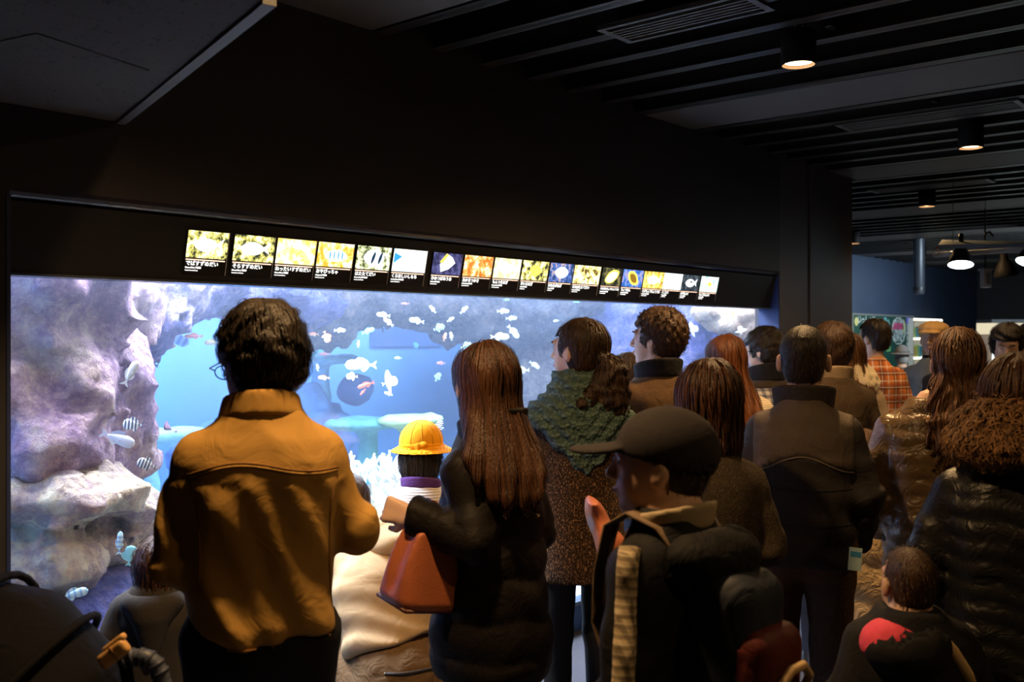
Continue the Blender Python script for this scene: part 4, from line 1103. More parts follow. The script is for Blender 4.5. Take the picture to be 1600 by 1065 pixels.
FP = dict(w=emis('print_white', (1, 1, .98), 2.6), y=emis('print_yellow', (1, .82, .1), 2.0), b=emis('print_navy', (.02, .06, .12), 1), bl=emis('print_blue', (.05, .4, .8), 1.3), br=emis('print_brown', (.35, .18, .02), 1.2), lb=emis('print_pale_blue', (.6, .75, .95), 2))
def oval(cx, cz, rx, rz, rot=0, n=18, nose=.0):
    o = []
    for k in range(n):
        a = 2 * math.pi * k / n; x = rx * math.cos(a); z = rz * math.sin(a) * (1 - .35 * abs(math.cos(a)) ** 2 * .6)
        o.append((cx + x * math.cos(rot) - z * math.sin(rot), cz + x * math.sin(rot) + z * math.cos(rot)))
    return o
for i, (a, b, cols, fk, jp, en, desc) in enumerate(PAN):
    YP = 3.168
    xa = onY(a, 400, YP)[0]; xb = onY(b, 400, YP)[0]; Wd = xb - xa
    zt, zb = EYE + .378, EYE + .222
    zc = (zt + zb) / 2; yc = 3.20 - .048 * (zc - ZB) / (ZT - ZB)
    P = empty('fish_label', ((xa + xb) / 2, yc - .0015, zc), label='backlit fish label: ' + desc, cat='sign', group='lit fish labels above the window'); P.rotation_euler = (TILT, 0, 0)
    hw, hh = Wd / 2, (zt - zb) / 2 / math.cos(TILT)
    MB().box((-hw, -.004, -hh), (hw, .001, hh)).build('plate', M_lbl, P)
    lo = -hh * .26 if i else -hh * .26
    MB().box((-hw + .003, -.006, lo), (hw - .005, -.004, hh - .003)).build('picture', picmat(i, *cols, 30), P)
    MB().box((-hw + .004, -.0065, lo - .009), (hw - .010, -.004, lo - .005)).build('rule', M_line, P)
    MB().box((hw - .003, -.0068, -hh), (hw - .0015, -.004, hh)).build('edge', plain('acrylic_edge', (.5, .5, .5), .2), P)
    cz = (hh + lo) / 2; s = (hh - lo) / 2
    def ov(*k, m='w', dy=0, **kw): MB().prism(oval(*k, **kw), .0008, Matrix.Translation((0, -.0072 - dy, 0))).build('fish_print', FP[m], P)
    def poly(pts, m='w', dy=0): MB().prism([(x, cz + z) for x, z in pts], .0008, Matrix.Translation((0, -.0072 - dy, 0))).build('fish_print', FP[m], P)
    if fk in ('w', 'w2'):
        r = hw * (.55 if fk == 'w' else .5)
        ov(-.01, cz - .002, r, s * .5); poly([(r * .6, .0), (r * 1.35, s * .5), (r * 1.1, 0), (r * 1.3, -s * .4)])
        if fk == 'w2': ov(0, cz + s * .1, r * .3, s * .12, m='b', dy=.001)
    elif fk == 'st':
        ov(0, cz - .004, hw * .62, s * .5)
        for k in range(4): ov(-hw * .32 + k * hw * .22, cz - .002, hw * .035, s * .38, m='bl', dy=.001)
    elif fk == 'b':
        ov(0, cz, hw * .6, s * .7)
        for k in range(2): ov(-.005 + k * hw * .4, cz, hw * .08, s * .55, rot=-.3, m='b', dy=.001)
    elif fk == 'bl': poly([(-hw * .95, s * .6), (-hw * .5, s * .3), (-hw * .95, -s * .3)], 'bl')
    elif fk == 'wy':
        poly([(-hw * .5, -s * .1), (hw * .0, s * .8), (hw * .25, s * .6), (hw * .5, s * .1), (hw * .1, -s * .5), (-hw * .4, -s * .8)]); poly([(-hw * .55, s * .1), (-hw * .15, s * .9), (hw * .0, s * .8), (-hw * .35, s * .0)], 'y', .001)
    elif fk in ('y', 'y2'): ov(0, cz, hw * (.42 if fk == 'y' else .25), s * (.6 if fk == 'y' else .3), m='y')
    elif fk == 'lb':
        ov(0, cz, hw * .55, s * .62, m='lb'); ov(0, cz, hw * .38, s * .45, m='w', dy=.001)
    elif fk == 'yw':
        ov(0, cz, hw * .72, s * .68, m='y', rot=.4); ov(-.002, cz - .002, hw * .58, s * .5, m='w', dy=.001, rot=.4)
    elif fk == 'yb':
        ov(0, cz, hw * .58, s * .7, m='y', rot=-.5); ov(0, cz, hw * .4, s * .45, m='br', dy=.001, rot=-.5)
    n = len(jp); fs = min(.019, (Wd - .014) / n * 1.02)
    text(jp, fs, M_txt, P, (-hw + .004, -.0068, lo - .021), (R(90), 0, 0), bold=.0003)
    text(en, .0078, M_txt, P, (-hw + .004, -.0068, lo - .036), (R(90), 0, 0), bold=.0002, sx=min(1, Wd / .1))
    text('Family ' + en.split(' |')[0] + 'idae', .0058, M_txt, P, (-hw + .004, -.0068, lo - .046), (R(90), 0, 0), sx=min(1, Wd / .09))

# ================================================================ THE SHOP BEYOND THE PILLAR
YF = 6.05
x0, _, z1, _ = onY(1329, 492, YF); x1, _, z0, _ = onY(1423, 580, YF)
B = empty('chalkboard', ((x0 + x1) / 2, YF - .02, z0), label='green chalkboard with chalk writing on the far blue wall', cat='chalkboard')
W2 = (x1 - x0) / 2; Hh = z1 - z0
MB().box((-W2, -.02, 0), (W2, .018, Hh)).build('board', plain('board_green', (.012, .085, .06), .7, nscale=3, nvar=.25), B)
fr = MB().box((-W2 - .03, -.03, Hh), (W2 + .03, .018, Hh + .03)).box((-W2 - .03, -.03, -.03), (W2 + .03, .018, 0)).box((-W2 - .03, -.03, 0), (-W2, .018, Hh)).box((W2, -.03, 0), (W2 + .03, .018, Hh))
fr.build('frame', plain('board_frame', (.25, .28, .26), .5), B)
CH = dict(w=emis('chalk', (.62, .8, .78), .0), c=None)
for k, c in dict(w=(.7, .8, .78), c=(.3, .75, .8), p=(.85, .12, .3), y=(.75, .75, .3), g=(.3, .85, .25), v=(.25, .25, .85)).items(): CH[k] = plain('chalk_' + k, c, .9)
def ct(s_, px, py, size, k='w', align='LEFT', bold=.004):
    x, _, z, t = onY(px, py, YF - .05)
    text(s_, size, CH[k], B, (x - B.location.x, -.022, z - B.location.z), (R(90), 0, 0), align, .001, bold=bold)
ct('いっしょに', 1341, 500, .15, 'w'); ct('いこ号へ', 1371, 503, .15, 'c'); ct('イベント', 1372, 532, .09); ct('おまつり', 1376, 522, .1); ct('大水槽のさかな', 1374, 528, .085)
ct('くらげの観察', 1374, 534, .085); ct('GO', 1385, 545, .14, 'g'); ct('さわってみよう', 1397, 502, .075); ct('さかない', 1395, 510, .135, 'p', bold=.012)
ct('館内のお魚が', 1397, 518, .08); ct('いっぱいです', 1397, 524, .08); ct('みにきてね', 1397, 530, .08)
for px, st, kk in ((1417, 'えさやりの時間', 'w'), (1421, 'ショーの時間', 'w')):
    for j, ch in enumerate(st): ct(ch, px, 505 + j * 8.2, .095, kk, bold=.005)
x, _, z, _ = onY(1420, 499, YF - .05)
b_ = MB().box((x - B.location.x - .1, -.024, z - B.location.z - .07), (x - B.location.x + .12, -.021, z - B.location.z + .07)); b_.build('blue_patch', CH['v'], B)
cx, _, cz, _ = onY(1404.5, 517, YF - .05); cl = []
for k in range(61):
    a = 2 * math.pi * k / 60; r = 1 + .09 * abs(math.sin(a * 6)); cl.append((cx - B.location.x + .30 * r * math.cos(a), -.023, cz - B.location.z + .21 * r * math.sin(a)))
MB().tube(cl, .011, 5, False).build('chalk_cloud', CH['w'], B)
for px, py, rx, rz, k in ((1413.5, 511, .07, .11, 'y'), (1383, 514, .13, .06, 'w'), (1339, 502, .08, .07, 'y')):
    x, _, z, _ = onY(px, py, YF - .05)
    MB().prism(oval(x - B.location.x, z - B.location.z, rx, rz), .002, Matrix.Translation((0, -.022, 0))).build('chalk_drawing', CH[k], B)
for j in range(3):
    x, _, z, _ = onY(1327.6, 494 + j * 23, YF - .12)
    tag(MB().lathe([(.0001, -.05), (.04, -.03), (.05, 0), (.04, .03), (.0001, .05)], 12, (0, 0, 0)).build('wall_lamp', emis('string_bulb', (1, .85, .6), 4), None, True, loc=(x, YF - .06, z)), ('top', 'middle', 'lowest')[j] + ' small bulb in the row along the left edge of the chalkboard', 'lamp')
# goods shelf
x0, _, z1, _ = onY(1427, 497, YF - .12); x1, _, z0, _ = onY(1472, 585, YF - .12)
S = empty('goods_shelf', ((x0 + x1) / 2, YF - .12, 0), label='white lit shop shelf of small goods right of the chalkboard', cat='shelf'); hw = (x1 - x0) / 2
M_sh = plain('shelf_white', (.85, .82, .72), .5)
MB().box((-hw, .095, 0), (hw, .11, z1)).build('back_panel', M_sh, S)
for sg in (-1, 1): MB().box((sg * hw - .02, 0, 0), (sg * hw + .02, .095, z1)).build('side_panel', M_sh, S)
M_shl = emis('shelf_lamp_strip', (1, .93, .75), 3.0)
levels = [z1 - .34 * k for k in range(0, 6)]
rs = random.Random(4); PC = [('teal', (.1, .4, .5)), ('navy', (.04, .08, .25)), ('amber', (.8, .5, .12)), ('brown', (.25, .14, .07)), ('pale blue', (.4, .65, .8)), ('lime', (.5, .7, .2)), ('grey', (.35, .35, .36)), ('cream', (.8, .75, .6))]
PM = {n: plain('goods_' + n.replace(' ', '_'), c, .5, nscale=12, nvar=.5) for n, c in PC}
for k, z in enumerate(levels):
    if z < .05: continue
    MB().box((-hw + .02, 0, z - .02), (hw - .02, .095, z)).build('shelf_board', M_sh, S)
    MB().box((-hw + .02, -.012, z - .035), (hw - .02, 0, z)).build('lamp_strip', M_shl, S)
    if 0 < k < 4:
        n = 9
        for j in range(n):
            nm, c = PC[(j * 3 + k * 5) % 8]; wd = (2 * hw - .08) / n; xx = -hw + .04 + wd * (j + .5); h_ = rs.uniform(.17, .25)
            o = MB().box((-wd * .42, .02, 0), (wd * .42, .085, h_)).box((-wd * .3, .016, h_ * .3), (wd * .3, .02, h_ * .7)).build('goods_packet', [PM[nm]], None, bevel=.006, loc=(S.location.x + xx, S.location.y, z))
            tag(o, '%s packet %s on the %s shelf of the lit rack' % (nm, ('at the left end', 'second from left', 'third from left', 'fourth from left', 'in the centre', 'fourth from right', 'third from right', 'second from right', 'at the right end')[j], ('', 'upper', 'middle', 'lower')[k]), 'packet', 'packets on the lit shop shelf')
q = at(1590, 12); z1, z0 = zat(504, 12), zat(522, 12); x0, x1 = 0, .62
S2 = empty('display_case', (q[0], q[1], 0), FA - R(90), label='lit display case behind the black haired man at the right edge', cat='case'); hw = (x1 - x0) / 2
MB().box((-hw, 0, 0), (hw, .4, z0)).build('cabinet', M_sh, S2); MB().box((-hw, .36, z0), (hw, .4, z1)).build('lit_back', emis('case_light', (1, .88, .6), .8), S2)
MB().box((-hw, 0, z1), (hw, .4, z1 + .04)).build('top_board', M_metal, S2)
# things under the ceiling beyond the pillar
def P3(px, py, t): q = at(px, t); return Vector((q[0], q[1], zat(py, t)))
T = 8.2
H = empty('hanging_light_rig', P3(1530, 384, T), label='grey panel and white tube hung from the ceiling over the shop', cat='rig')
o_ = Vector(H.location)
a, b = P3(1472, 380, T), P3(1640, 384, T); a2, b2 = P3(1466, 388, T - .25), P3(1640, 386, T - .25)
V = [a - o_, b - o_, b2 - o_, a2 - o_]; V = V + [q + Vector((0, 0, .03)) for q in V]
MB().add(V, [(3, 2, 1, 0), (4, 5, 6, 7), (0, 1, 5, 4), (1, 2, 6, 5), (2, 3, 7, 6), (3, 0, 4, 7)]).build('flat_panel', plain('rig_grey', (.34, .42, .50), .5), H)
MB().tube([P3(1463, 398, T) - o_, P3(1575, 391, T) - o_, P3(1605, 391, T) - o_, P3(1650, 391, T) - o_], .022, 10).build('white_tube', plain('rig_tube', (.75, .75, .72), .35), H, True)
MB().tube([P3(1463, 396, T) - o_, P3(1463, 401, T) - o_], .03, 10).build('tube_cap', M_white, H, True)
for px in (1489, 1540): MB().tube([P3(px, 380, T - .1) - o_, Vector((P3(px, 380, T - .1).x, P3(px, 380, T - .1).y, CEIL)) - o_], .003, 5).build('hanging_wire', M_metal, H)
MB().tube([P3(1464, 388, T - .2) - o_, P3(1479, 379, T - .1) - o_], .012, 6).build('copper_rod', plain('copper', (.7, .35, .15), .35, metal=.7), H, True)
MB().tube([P3(1538, 372, T) - o_, P3(1540, 364, T) - o_, P3(1546, 362, T) - o_, P3(1552, 369, T) - o_], .010, 6).build('cable', M_metal, H, True)
def pendant(px, py, t, tilt, lit, label, ax='X'):
    L = empty('pendant_lamp', P3(px, py, t), FA - R(90), label=label, cat='lamp', group='bell shaped spotlights over the shop'); L.rotation_euler = (R(tilt[0]), R(tilt[1]), FA - R(90))
    MB().lathe([(.098, -.0), (.100, .01), (.085, .06), (.055, .12), (.034, .15), (.032, .20), (.0001, .205)], 24).build('lamp_shade', M_can, L, True)
    MB().lathe([(.095, .004), (.0001, .003)], 24).build('bulb', emis('cool_bulb', (.72, .92, 1), 16) if lit else emis('cool_bulb_dim', (.7, .9, 1), 5), L)
    MB().tube([(0, 0, .2), (0, 0, .27)], .02, 8).build('stem', M_metal, L, True)
pendant(1501, 414, T - .15, (-16, 8), 1, 'lit bell shaped spotlight with blue white glow right of the far cylinder lamps')
pendant(1607, 410, T - .15, (-12, 22), 1, 'lit bell shaped spotlight cut by the right edge of the picture')
pendant(1572, 431, T + .5, (3, -8), 1, 'dark bell shaped spotlight seen from the side with a thin lit rim')
W = empty('speaker_box', P3(1539, 435, 10), FA - R(90), label='small white device hung under the ceiling over the shop', cat='device')
MB().box((-.03, -.04, -.09), (.05, .05, .08)).build('casing', M_white, W, bevel=.006); MB().box((-.045, -.05, .08), (.06, .06, .10)).build('bracket', M_white, W); MB().box((-.005, -.043, -.06), (.04, -.04, .05)).build('front_plate', plain('device_grey', (.25, .25, .25), .5), W)
MB().tube([(0, 0, .1), (0, 0, CEIL - zat(435, 10) + .1)], .008, 6).build('stem', M_metal, W)
Dp = P3(1436, 437, 13.2)
D = empty('duct_pipe', (Dp.x, Dp.y, Dp.z), label='dark vertical pipe hanging before the far blue wall', cat='pipe')
MB().lathe([(.0001, -.19), (.065, -.19), (.072, -.17), (.072, CEIL - Dp.z + .1)], 20).build('pipe', plain('pipe_grey', (.06, .07, .09), .35, metal=.3), D, True)
MB().lathe([(.080, -.14), (.080, -.10)], 20).build('pipe_ring', M_metal, D, True)
light('pendant_light', 'SPOT', P3(1501, 417, T - .2), 25, (.75, .93, 1), (0, 0, -1), .08, spot=R(120))
# ================================================================ THE VISITORS
def skinmat(name, c):
    m, nt, b = new_mat(name); v = coords(nt)
    nt.links.new(mixc(nt, noise(nt, v, 30, 3), tuple(q * .88 for q in c), c), b.inputs['Base Color'])
    b.inputs['Roughness'].default_value = .5; b.inputs['Subsurface Weight'].default_value = .08; b.inputs['Subsurface Radius'].default_value = (.02, .008, .004); b.inputs['Subsurface Scale'].default_value = .3
    return m
SK1 = skinmat('skin_warm', (.60, .37, .25)); SK2 = skinmat('skin_pale', (.70, .46, .34)); SK3 = skinmat('skin_tan', (.50, .30, .19))
H_BLACK = hairmat('hair_black', (.006, .005, .004), (.035, .024, .016)); H_DARK = hairmat('hair_dark_brown', (.012, .007, .004), (.07, .036, .018))
H_BROWN = hairmat('hair_brown', (.018, .008, .004), (.095, .038, .016)); H_RED = hairmat('hair_reddish', (.05, .015, .005), (.20, .065, .02)); H_LIGHT = hairmat('hair_light_brown', (.045, .02, .008), (.20, .09, .035))
M_iris = plain('eye_dark', (.02, .012, .008), .1); M_brow = plain('brow', (.015, .01, .008), .8); M_lip = plain('lips', (.42, .17, .13), .5)
M_glasses = plain('glasses_frame', (.02, .02, .022), .25, metal=.6)
M_blackcloth = cloth('black_cloth', (.010, .010, .012), wrinkle=.35); M_shoe = plain('shoe_black', (.015, .013, .012), .35)
M_jean = cloth('dark_denim', (.012, .015, .028), wrinkle=.35); M_browntr = cloth('brown_trouser', (.095, .048, .024), wrinkle=.9, wscale=13)
M_tights = plain('black_tights', (.010, .009, .010), .7)
def puffer(name, col, rough=.35, wr=.8, spec=.5):
    return cloth(name, col, rough, 60, .2, .15, wr, 0, 16, spec)
def knitmat(name, col, hor=True, sc_=55, var=.2):
    m, nt, b = new_mat(name); v = coords(nt)
    w_ = nd(nt, 'TexWave', wave_type='BANDS', bands_direction='Z' if hor else 'X'); w_.inputs['Scale'].default_value = sc_; w_.inputs['Distortion'].default_value = 1.2; w_.inputs['Detail'].default_value = 2; w_.inputs['Detail Scale'].default_value = 3
    nt.links.new(v, w_.inputs['Vector'])
    nt.links.new(mixc(nt, w_.outputs[1], tuple(c * (1 - var) for c in col), col), b.inputs['Base Color']); b.inputs['Roughness'].default_value = .95; b.inputs['Specular IOR Level'].default_value = .2
    bump(nt, b, w_.outputs[1], .5, .003)
    return m
def shawlmat():
    m, nt, b = new_mat('shawl_knit'); v = coords(nt)
    vo = nd(nt, 'TexVoronoi'); vo.inputs['Scale'].default_value = 70; nt.links.new(v, vo.inputs['Vector'])
    mp = nd(nt, 'Mapping'); mp.inputs['Rotation'].default_value = (0, R(40), 0); nt.links.new(v, mp.inputs[0])
    w_ = nd(nt, 'TexWave', wave_type='BANDS', bands_direction='Z'); w_.inputs['Scale'].default_value = 9; w_.inputs['Distortion'].default_value = 3; nt.links.new(v, w_.inputs['Vector'])
    h = mathn(nt, 'ADD', mathn(nt, 'MULTIPLY', vo.outputs['Distance'], 1.2), mathn(nt, 'MULTIPLY', w_.outputs[1], .5))
    nt.links.new(mixc(nt, h, (.17, .25, .21), (.06, .10, .09)), b.inputs['Base Color']); b.inputs['Roughness'].default_value = .95; b.inputs['Specular IOR Level'].default_value = .2
    bump(nt, b, h, .8, -.01)
    return m
def tweedmat(name, c1, c2, c3):
    m, nt, b = new_mat(name); v = coords(nt, (1, 1, .5)); n_ = noise(nt, v, 230, 1)
    nt.links.new(ramp(nt, n_, [(.45, c1), (.58, c2), (.66, c3)]), b.inputs['Base Color']); b.inputs['Roughness'].default_value = .95; b.inputs['Specular IOR Level'].default_value = .15
    bump(nt, b, n_, .4, .006)
    return m
def plaidmat(name, base, bands, sc_):
    """crossed woven bands; bands = [(frequency phase, width, colour)]"""
    m, nt, b = new_mat(name); tc = nd(nt, 'TexCoord'); sp = nd(nt, 'SeparateXYZ'); nt.links.new(tc.outputs['Object'], sp.inputs[0])
    c = base
    for axis in (0, 2):
        for ph, wd, col in bands:
            f = mathn(nt, 'FRACT', mathn(nt, 'MULTIPLY_ADD', sp.outputs[axis], sc_, ph)); g = mathn(nt, 'LESS_THAN', f, wd)
            c = mixc(nt, mathn(nt, 'MULTIPLY', g, .62), c, col)
    nt.links.new(c, b.inputs['Base Color']); b.inputs['Roughness'].default_value = .9
    n = nd(nt, 'TexNoise'); n.inputs['Scale'].default_value = 11; nt.links.new(tc.outputs['Object'], n.inputs['Vector']); bump(nt, b, n.outputs[0], .5, .04)
    return m
def back_pt(s, x, z, fn=None, off=.0015, side=-1):
    fn = fn or s.coatfn; ys = np.linspace(side * .5, 0, 400, dtype=np.float32)
    p = np.stack([np.full_like(ys, x), ys, np.full_like(ys, z)], -1); d = fn(p); i = np.nonzero(d < 0)[0]
    return (x, float(ys[i[0]]) + side * off if len(i) else 0, z)
def seam(s, pts, mat, r=.0022, name='seam', fn=None):
    m = MB().tube([back_pt(s, x, z, fn) for x, z in pts], r, 6)
    return m.build(name, mat, s.root, True)
def hat_part(s, name, fn, mat, ext=.2, res=.008, label=None):
    """fn works in head-local coordinates"""
    c = s.hc
    def g(p): return fn(((p - c) @ s.Rf) / s.hk) * s.hk
    o = s.part(name, g, (c[0] - ext, c[1] - ext, c[2] - .14), (c[0] + ext, c[1] + ext, c[2] + .2), mat, res, label=label)
    return o
def worn(s, name, label, cat, group=None):
    o = empty(name, (s.xy[0], s.xy[1], 0), R(s.yaw), label=label, cat=cat, group=group); return o
def wpart(root, name, fn, lo, hi, mat, res=.012, it=1, label=None):
    o = sdf_obj(name, fn, box_ax(lo, hi, res), mat, root, it, .012)
    if label: o['label'] = label
    return o

# --- man in the mustard jacket
A_ = dict(sl=(-.158, 0, 1.322), el=(-.222, -.01, 1.09), wl=(-.10, .22, 1.10), sr=(.158, 0, 1.322), er=(.250, -.01, 1.13), wr=(.10, .23, 1.12))
M_must = cloth('mustard_twill', (.44, .245, .055), .85, 420, .5, .12, .45, 0, 7)
p = Person(408, 2.3, 475, 6, 'man with thick dark hair in a mustard jacket, seen from behind', 'thick', H_BLACK, SK1, head_turn=26, pitch=-18, wide=.90, arms=A_, res=.014, hoff=(.0, .015), hcap=.02, neck=.03)
def must_extra(p_, d):
    d = d + .004 * np.sin(p_[:, 2] * 30 + 9 * np.sin(p_[:, 0] * 9)) * (p_[:, 2] < 1.30)
    d = d + .011 * np.abs(np.sin(p_[:, 0] * 16 + 2.2 * np.sin(p_[:, 2] * 6 + 1))) * (p_[:, 2] < 1.28) * np.clip((1.28 - p_[:, 2]) * 6, 0, 1)
    return d
p.coat(M_must, .925, [(.925, .176, .13), (.96, .182, .136), (1.08, .178, .128), (1.22, .182, .128), (1.31, .185, .118), (1.36, .160, .10), (1.40, .105, .078), (1.44, .070, .066), (1.46, .06, .058)], r0=.060, r1=.050, fold=.010, extra=must_extra, res=.010, sfold=.0045)
p.stand_collar(M_must, 1.392, 1.455, .094, .100, .007, flare=-.22, open_=.5, tilt=.25, yc=-.002)
M_stitch = plain('brown_stitching', (.22, .10, .015), .8)
seam(p, [(x, 1.315 + .022 * (1 - (x / .17) ** 2) - .01 * math.sin(x * 20)) for x in np.linspace(-.165, .165, 26)], M_stitch, .0028, 'yoke_seam')
seam(p, [(x, 1.309 + .022 * (1 - (x / .17) ** 2) - .01 * math.sin(x * 20)) for x in np.linspace(-.165, .165, 26)], M_must, .003, 'yoke_edge')
for sg in (-1, 1): seam(p, [(sg * (.155 - .015 * math.sin(k * .5)), 1.30 - .05 * k) for k in range(0, 7)], M_stitch, .002, 'arm_seam')
seam(p, [(x, .945) for x in np.linspace(-.14, .14, 16)], M_stitch, .002, 'hem_seam')
p.trousers(M_blackcloth); p.shoes(M_shoe); p.glasses(M_glasses)

# --- woman with long brown hair, black down coat
A_ = dict(sl=(-.165, 0, 1.335), el=(-.195, -.09, 1.12), wl=(-.285, .10, 1.18), sr=(.165, 0, 1.335), er=(.22, -.03, 1.09), wr=(.18, .16, .98))
M_down = puffer('black_down_nylon', (.009, .007, .006), .6, .35, .12)
pw = Person(768, 2.95, 533, 48, 'woman with long straight brown hair in a knee length black down coat', 'long', H_BROWN, SK2, head_turn=-22, pitch=-8, wide=.86, arms=A_, res=.014, hoff=(0, .01),
            hand_fine=dict(which='wl', n={'l': (.9, -.1, -.3), 'r': (-1, .2, .1)}, curl={'l': .85, 'r': .5}), hcap=.016)
pw.coat(M_down, .66, [(.66, .178, .14), (.72, .198, .165), (.80, .195, .158), (.95, .178, .138), (1.08, .16, .12), (1.24, .172, .126), (1.32, .168, .112), (1.37, .14, .095), (1.41, .10, .078), (1.46, .065, .065)], r0=.066, r1=.062, quilt=(.115, .013), fold=.008, res=.011, sfold=.003, name='down_coat', freq=13)
pw.stand_collar(M_down, 1.395, 1.48, .085, .085, .012)
pw.trousers(M_tights, .093, .064, .046, .9, 'tights'); pw.shoes(M_shoe)
# her tote bag, hung over the forearm
M_lea = plain('tan_leather', (.40, .115, .045), .42, spec=.5, nscale=6, nvar=.15, bstr=.25, bscale=160); M_leadk = plain('dark_leather_edge', (.10, .03, .015), .5)
def tote(loc, rz, tilt, L, D, Hh, label, mat, strap_top, strap_gap=.10, lean=0.):
    T_ = empty('tote_bag', loc, rz, label=label, cat='bag'); T_.rotation_euler = (tilt, lean, rz)
    def fn(p_):
        z = p_[:, 2]; f = np.clip(z / Hh, 0, 1)
        d = loft(p_, [(0, L * .86, D * .9), (.02, L * .97, D), (Hh * .4, L, D * .88), (Hh, L * .92, D * .5), (Hh + .02, L * .9, D * .46)], 5) if False else loft(p_, [(0, L * .86, D * .86, 0, 0), (.025, L * .99, D, 0, 0), (Hh * .4, L, D * .85, 0, 0), (Hh, L * .93, D * .52, 0, 0)], 4.5)
        g = np.minimum(cone(p_, (L + .008, 0, .06), (L - .004, 0, Hh + .03), .016, .044), cone(p_, (-L - .008, 0, .06), (-L + .004, 0, Hh + .03), .016, .044))
        d = smax(d, -g, .02)
        inner = loft(p_, [(Hh * .72, L * .5, D * .3, 0, 0), (Hh + .05, L * .72, D * .36, 0, 0)], 3.)
        return np.maximum(np.maximum(d, -inner), z - Hh + .012 * (np.abs(p_[:, 0]) / L) ** 2)
    wpart(T_, 'bag_body', fn, (-L - .03, -D - .03, -.02), (L + .03, D + .03, Hh + .03), mat, .008)
    m = MB()
    for sg in (-1, 1):
        st = Vector(strap_top)
        a = Vector((-L * .5, sg * D * .55, Hh - .04)); b = Vector((L * .5, sg * D * .55, Hh - .04)); pts = []
        for k in range(13):
            u = k / 12; q = a.lerp(b, u); h_ = math.sin(math.pi * u) ** .6
            q = q + (st + Vector((0, sg * .014, 0)) - Vector((0, sg * D * .55, Hh - .04))) * h_; pts.append(q)
        MB().tube(pts, .0055, 8).build('handle', M_leadk if mat is M_lea else mat, T_, True)
    MB().tube([(-L * .86, -D * .86, .008), (L * .86, -D * .86, .008), (L * .86, D * .86, .008), (-L * .86, D * .86, .008), (-L * .86, -D * .86, .008)], .006, 6).build('base_piping', M_leadk, T_, True)
    return T_
q = at(652, 2.84)
tote((q[0], q[1], zat(946, 2.84)), R(-8) + FA - R(90) + R(48), R(7), .105, .085, .225, 'tan leather tote bag hanging from the forearm of the woman in the black down coat', M_lea, (-.02, .02, .30), lean=R(10))

# --- woman with ponytail, green shawl and tweed coat
A_ = dict(sl=(-.160, 0, 1.335), el=(-.21, .02, 1.09), wl=(-.08, .20, 1.08), sr=(.160, 0, 1.335), er=(.21, .02, 1.09), wr=(.08, .20, 1.08))
ps = Person(905, 3.8, 497, 14, 'woman with a curly ponytail, green knitted shawl and brown tweed coat', 'pony', H_DARK, SK2, head_turn=42, pitch=2, roll=0, wide=.84, arms=A_, res=.014, hoff=(0, .01))
ps.coat(tweedmat('brown_tweed', (.028, .018, .013), (.085, .045, .025), (.30, .17, .08)), .71, [(.71, .196, .155), (.80, .188, .148), (.95, .176, .132), (1.08, .156, .116), (1.24, .165, .12), (1.32, .165, .112), (1.37, .14, .095), (1.46, .065, .065)], r0=.064, r1=.052, fold=.004, name='tweed_coat', res=.013)
def shawl_sd(p_):
    z = p_[:, 2]; x = p_[:, 0]
    d = loft(p_, [(.95, .20, .155, 0, 0), (1.12, .205, .158, 0, 0), (1.24, .222, .158, 0, 0), (1.31, .225, .155, 0, 0), (1.36, .19, .14, 0, 0), (1.41, .13, .12, 0, 0), (1.46, .105, .105, 0, .005), (1.49, .095, .09, 0, .01)], 2.3)
    zl = 1.095 + 1.05 * np.abs(x + .01) + .012 * np.sin(np.abs(x) * 90) + .10 * np.clip(p_[:, 1] + .05, 0, 1)
    d = d + .006 * np.sin(x * 260) * np.sin(z * 250) * .6 + .006 * np.sin((z - 1.05 * np.abs(x)) * 95) + folds(p_, 3, 8, .006)
    return smax(d, zl - z, .012)
ps.part('shawl', shawl_sd, (-.3, -.25, 1.0), (.3, .25, 1.52), shawlmat(), .009)
ps.trousers(M_tights, .093, .064, .046, .9, 'tights'); ps.shoes(M_shoe); ps.face(M_iris, None, M_brow, M_lip)
hat_part(ps, 'hair_tie', lambda p_: cone(p_, (-.03, -.115, -.03), (.03, -.115, -.03), .014, .014), M_blackcloth)

# --- man with curly hair, brown jacket
A_ = dict(sl=(-.165, 0, 1.34), el=(-.23, -.02, 1.10), wl=(-.18, .18, 1.0), sr=(.165, 0, 1.34), er=(.23, -.02, 1.10), wr=(.18, .18, 1.0))
pc = Person(1028, 4.4, 487, 28, 'man with curly hair in a brown jacket, his pale profile turned left', 'curly', H_DARK, SK2, head_turn=42, pitch=4, wide=.92, arms=A_, neck=.0)
pc.coat(cloth('brown_jacket_cloth', (.095, .052, .022)), .80, res=.014, inf=.02); pc.stand_collar(M_blackcloth, 1.385, 1.465, .09, .088, .010)
pc.trousers(M_jean); pc.shoes(M_shoe); pc.face(M_iris, None, M_brow, M_lip)
# --- woman behind him, leopard coat
pl = Person(981, 5.0, 553, 25, 'woman in a golden leopard coat half hidden behind the curly haired man', 'bob', H_DARK, SK2, head_turn=10, wide=.84, arms=A_)
def leopard():
    m, nt, b = new_mat('leopard_fur'); v = coords(nt); vo = nd(nt, 'TexVoronoi'); vo.inputs['Scale'].default_value = 26; nt.links.new(v, vo.inputs['Vector'])
    nt.links.new(ramp(nt, vo.outputs['Distance'], [(.25, (.04, .02, .01)), (.38, (.5, .27, .06)), (.6, (.75, .45, .12))]), b.inputs['Base Color']); b.inputs['Roughness'].default_value = .4; bump(nt, b, noise(nt, v, 90, 3), .6, .02)
    return m
pl.coat(leopard(), .80, res=.016, name='leopard_coat'); pl.trousers(M_tights, .093, .064, .046, .9); pl.shoes(M_shoe)

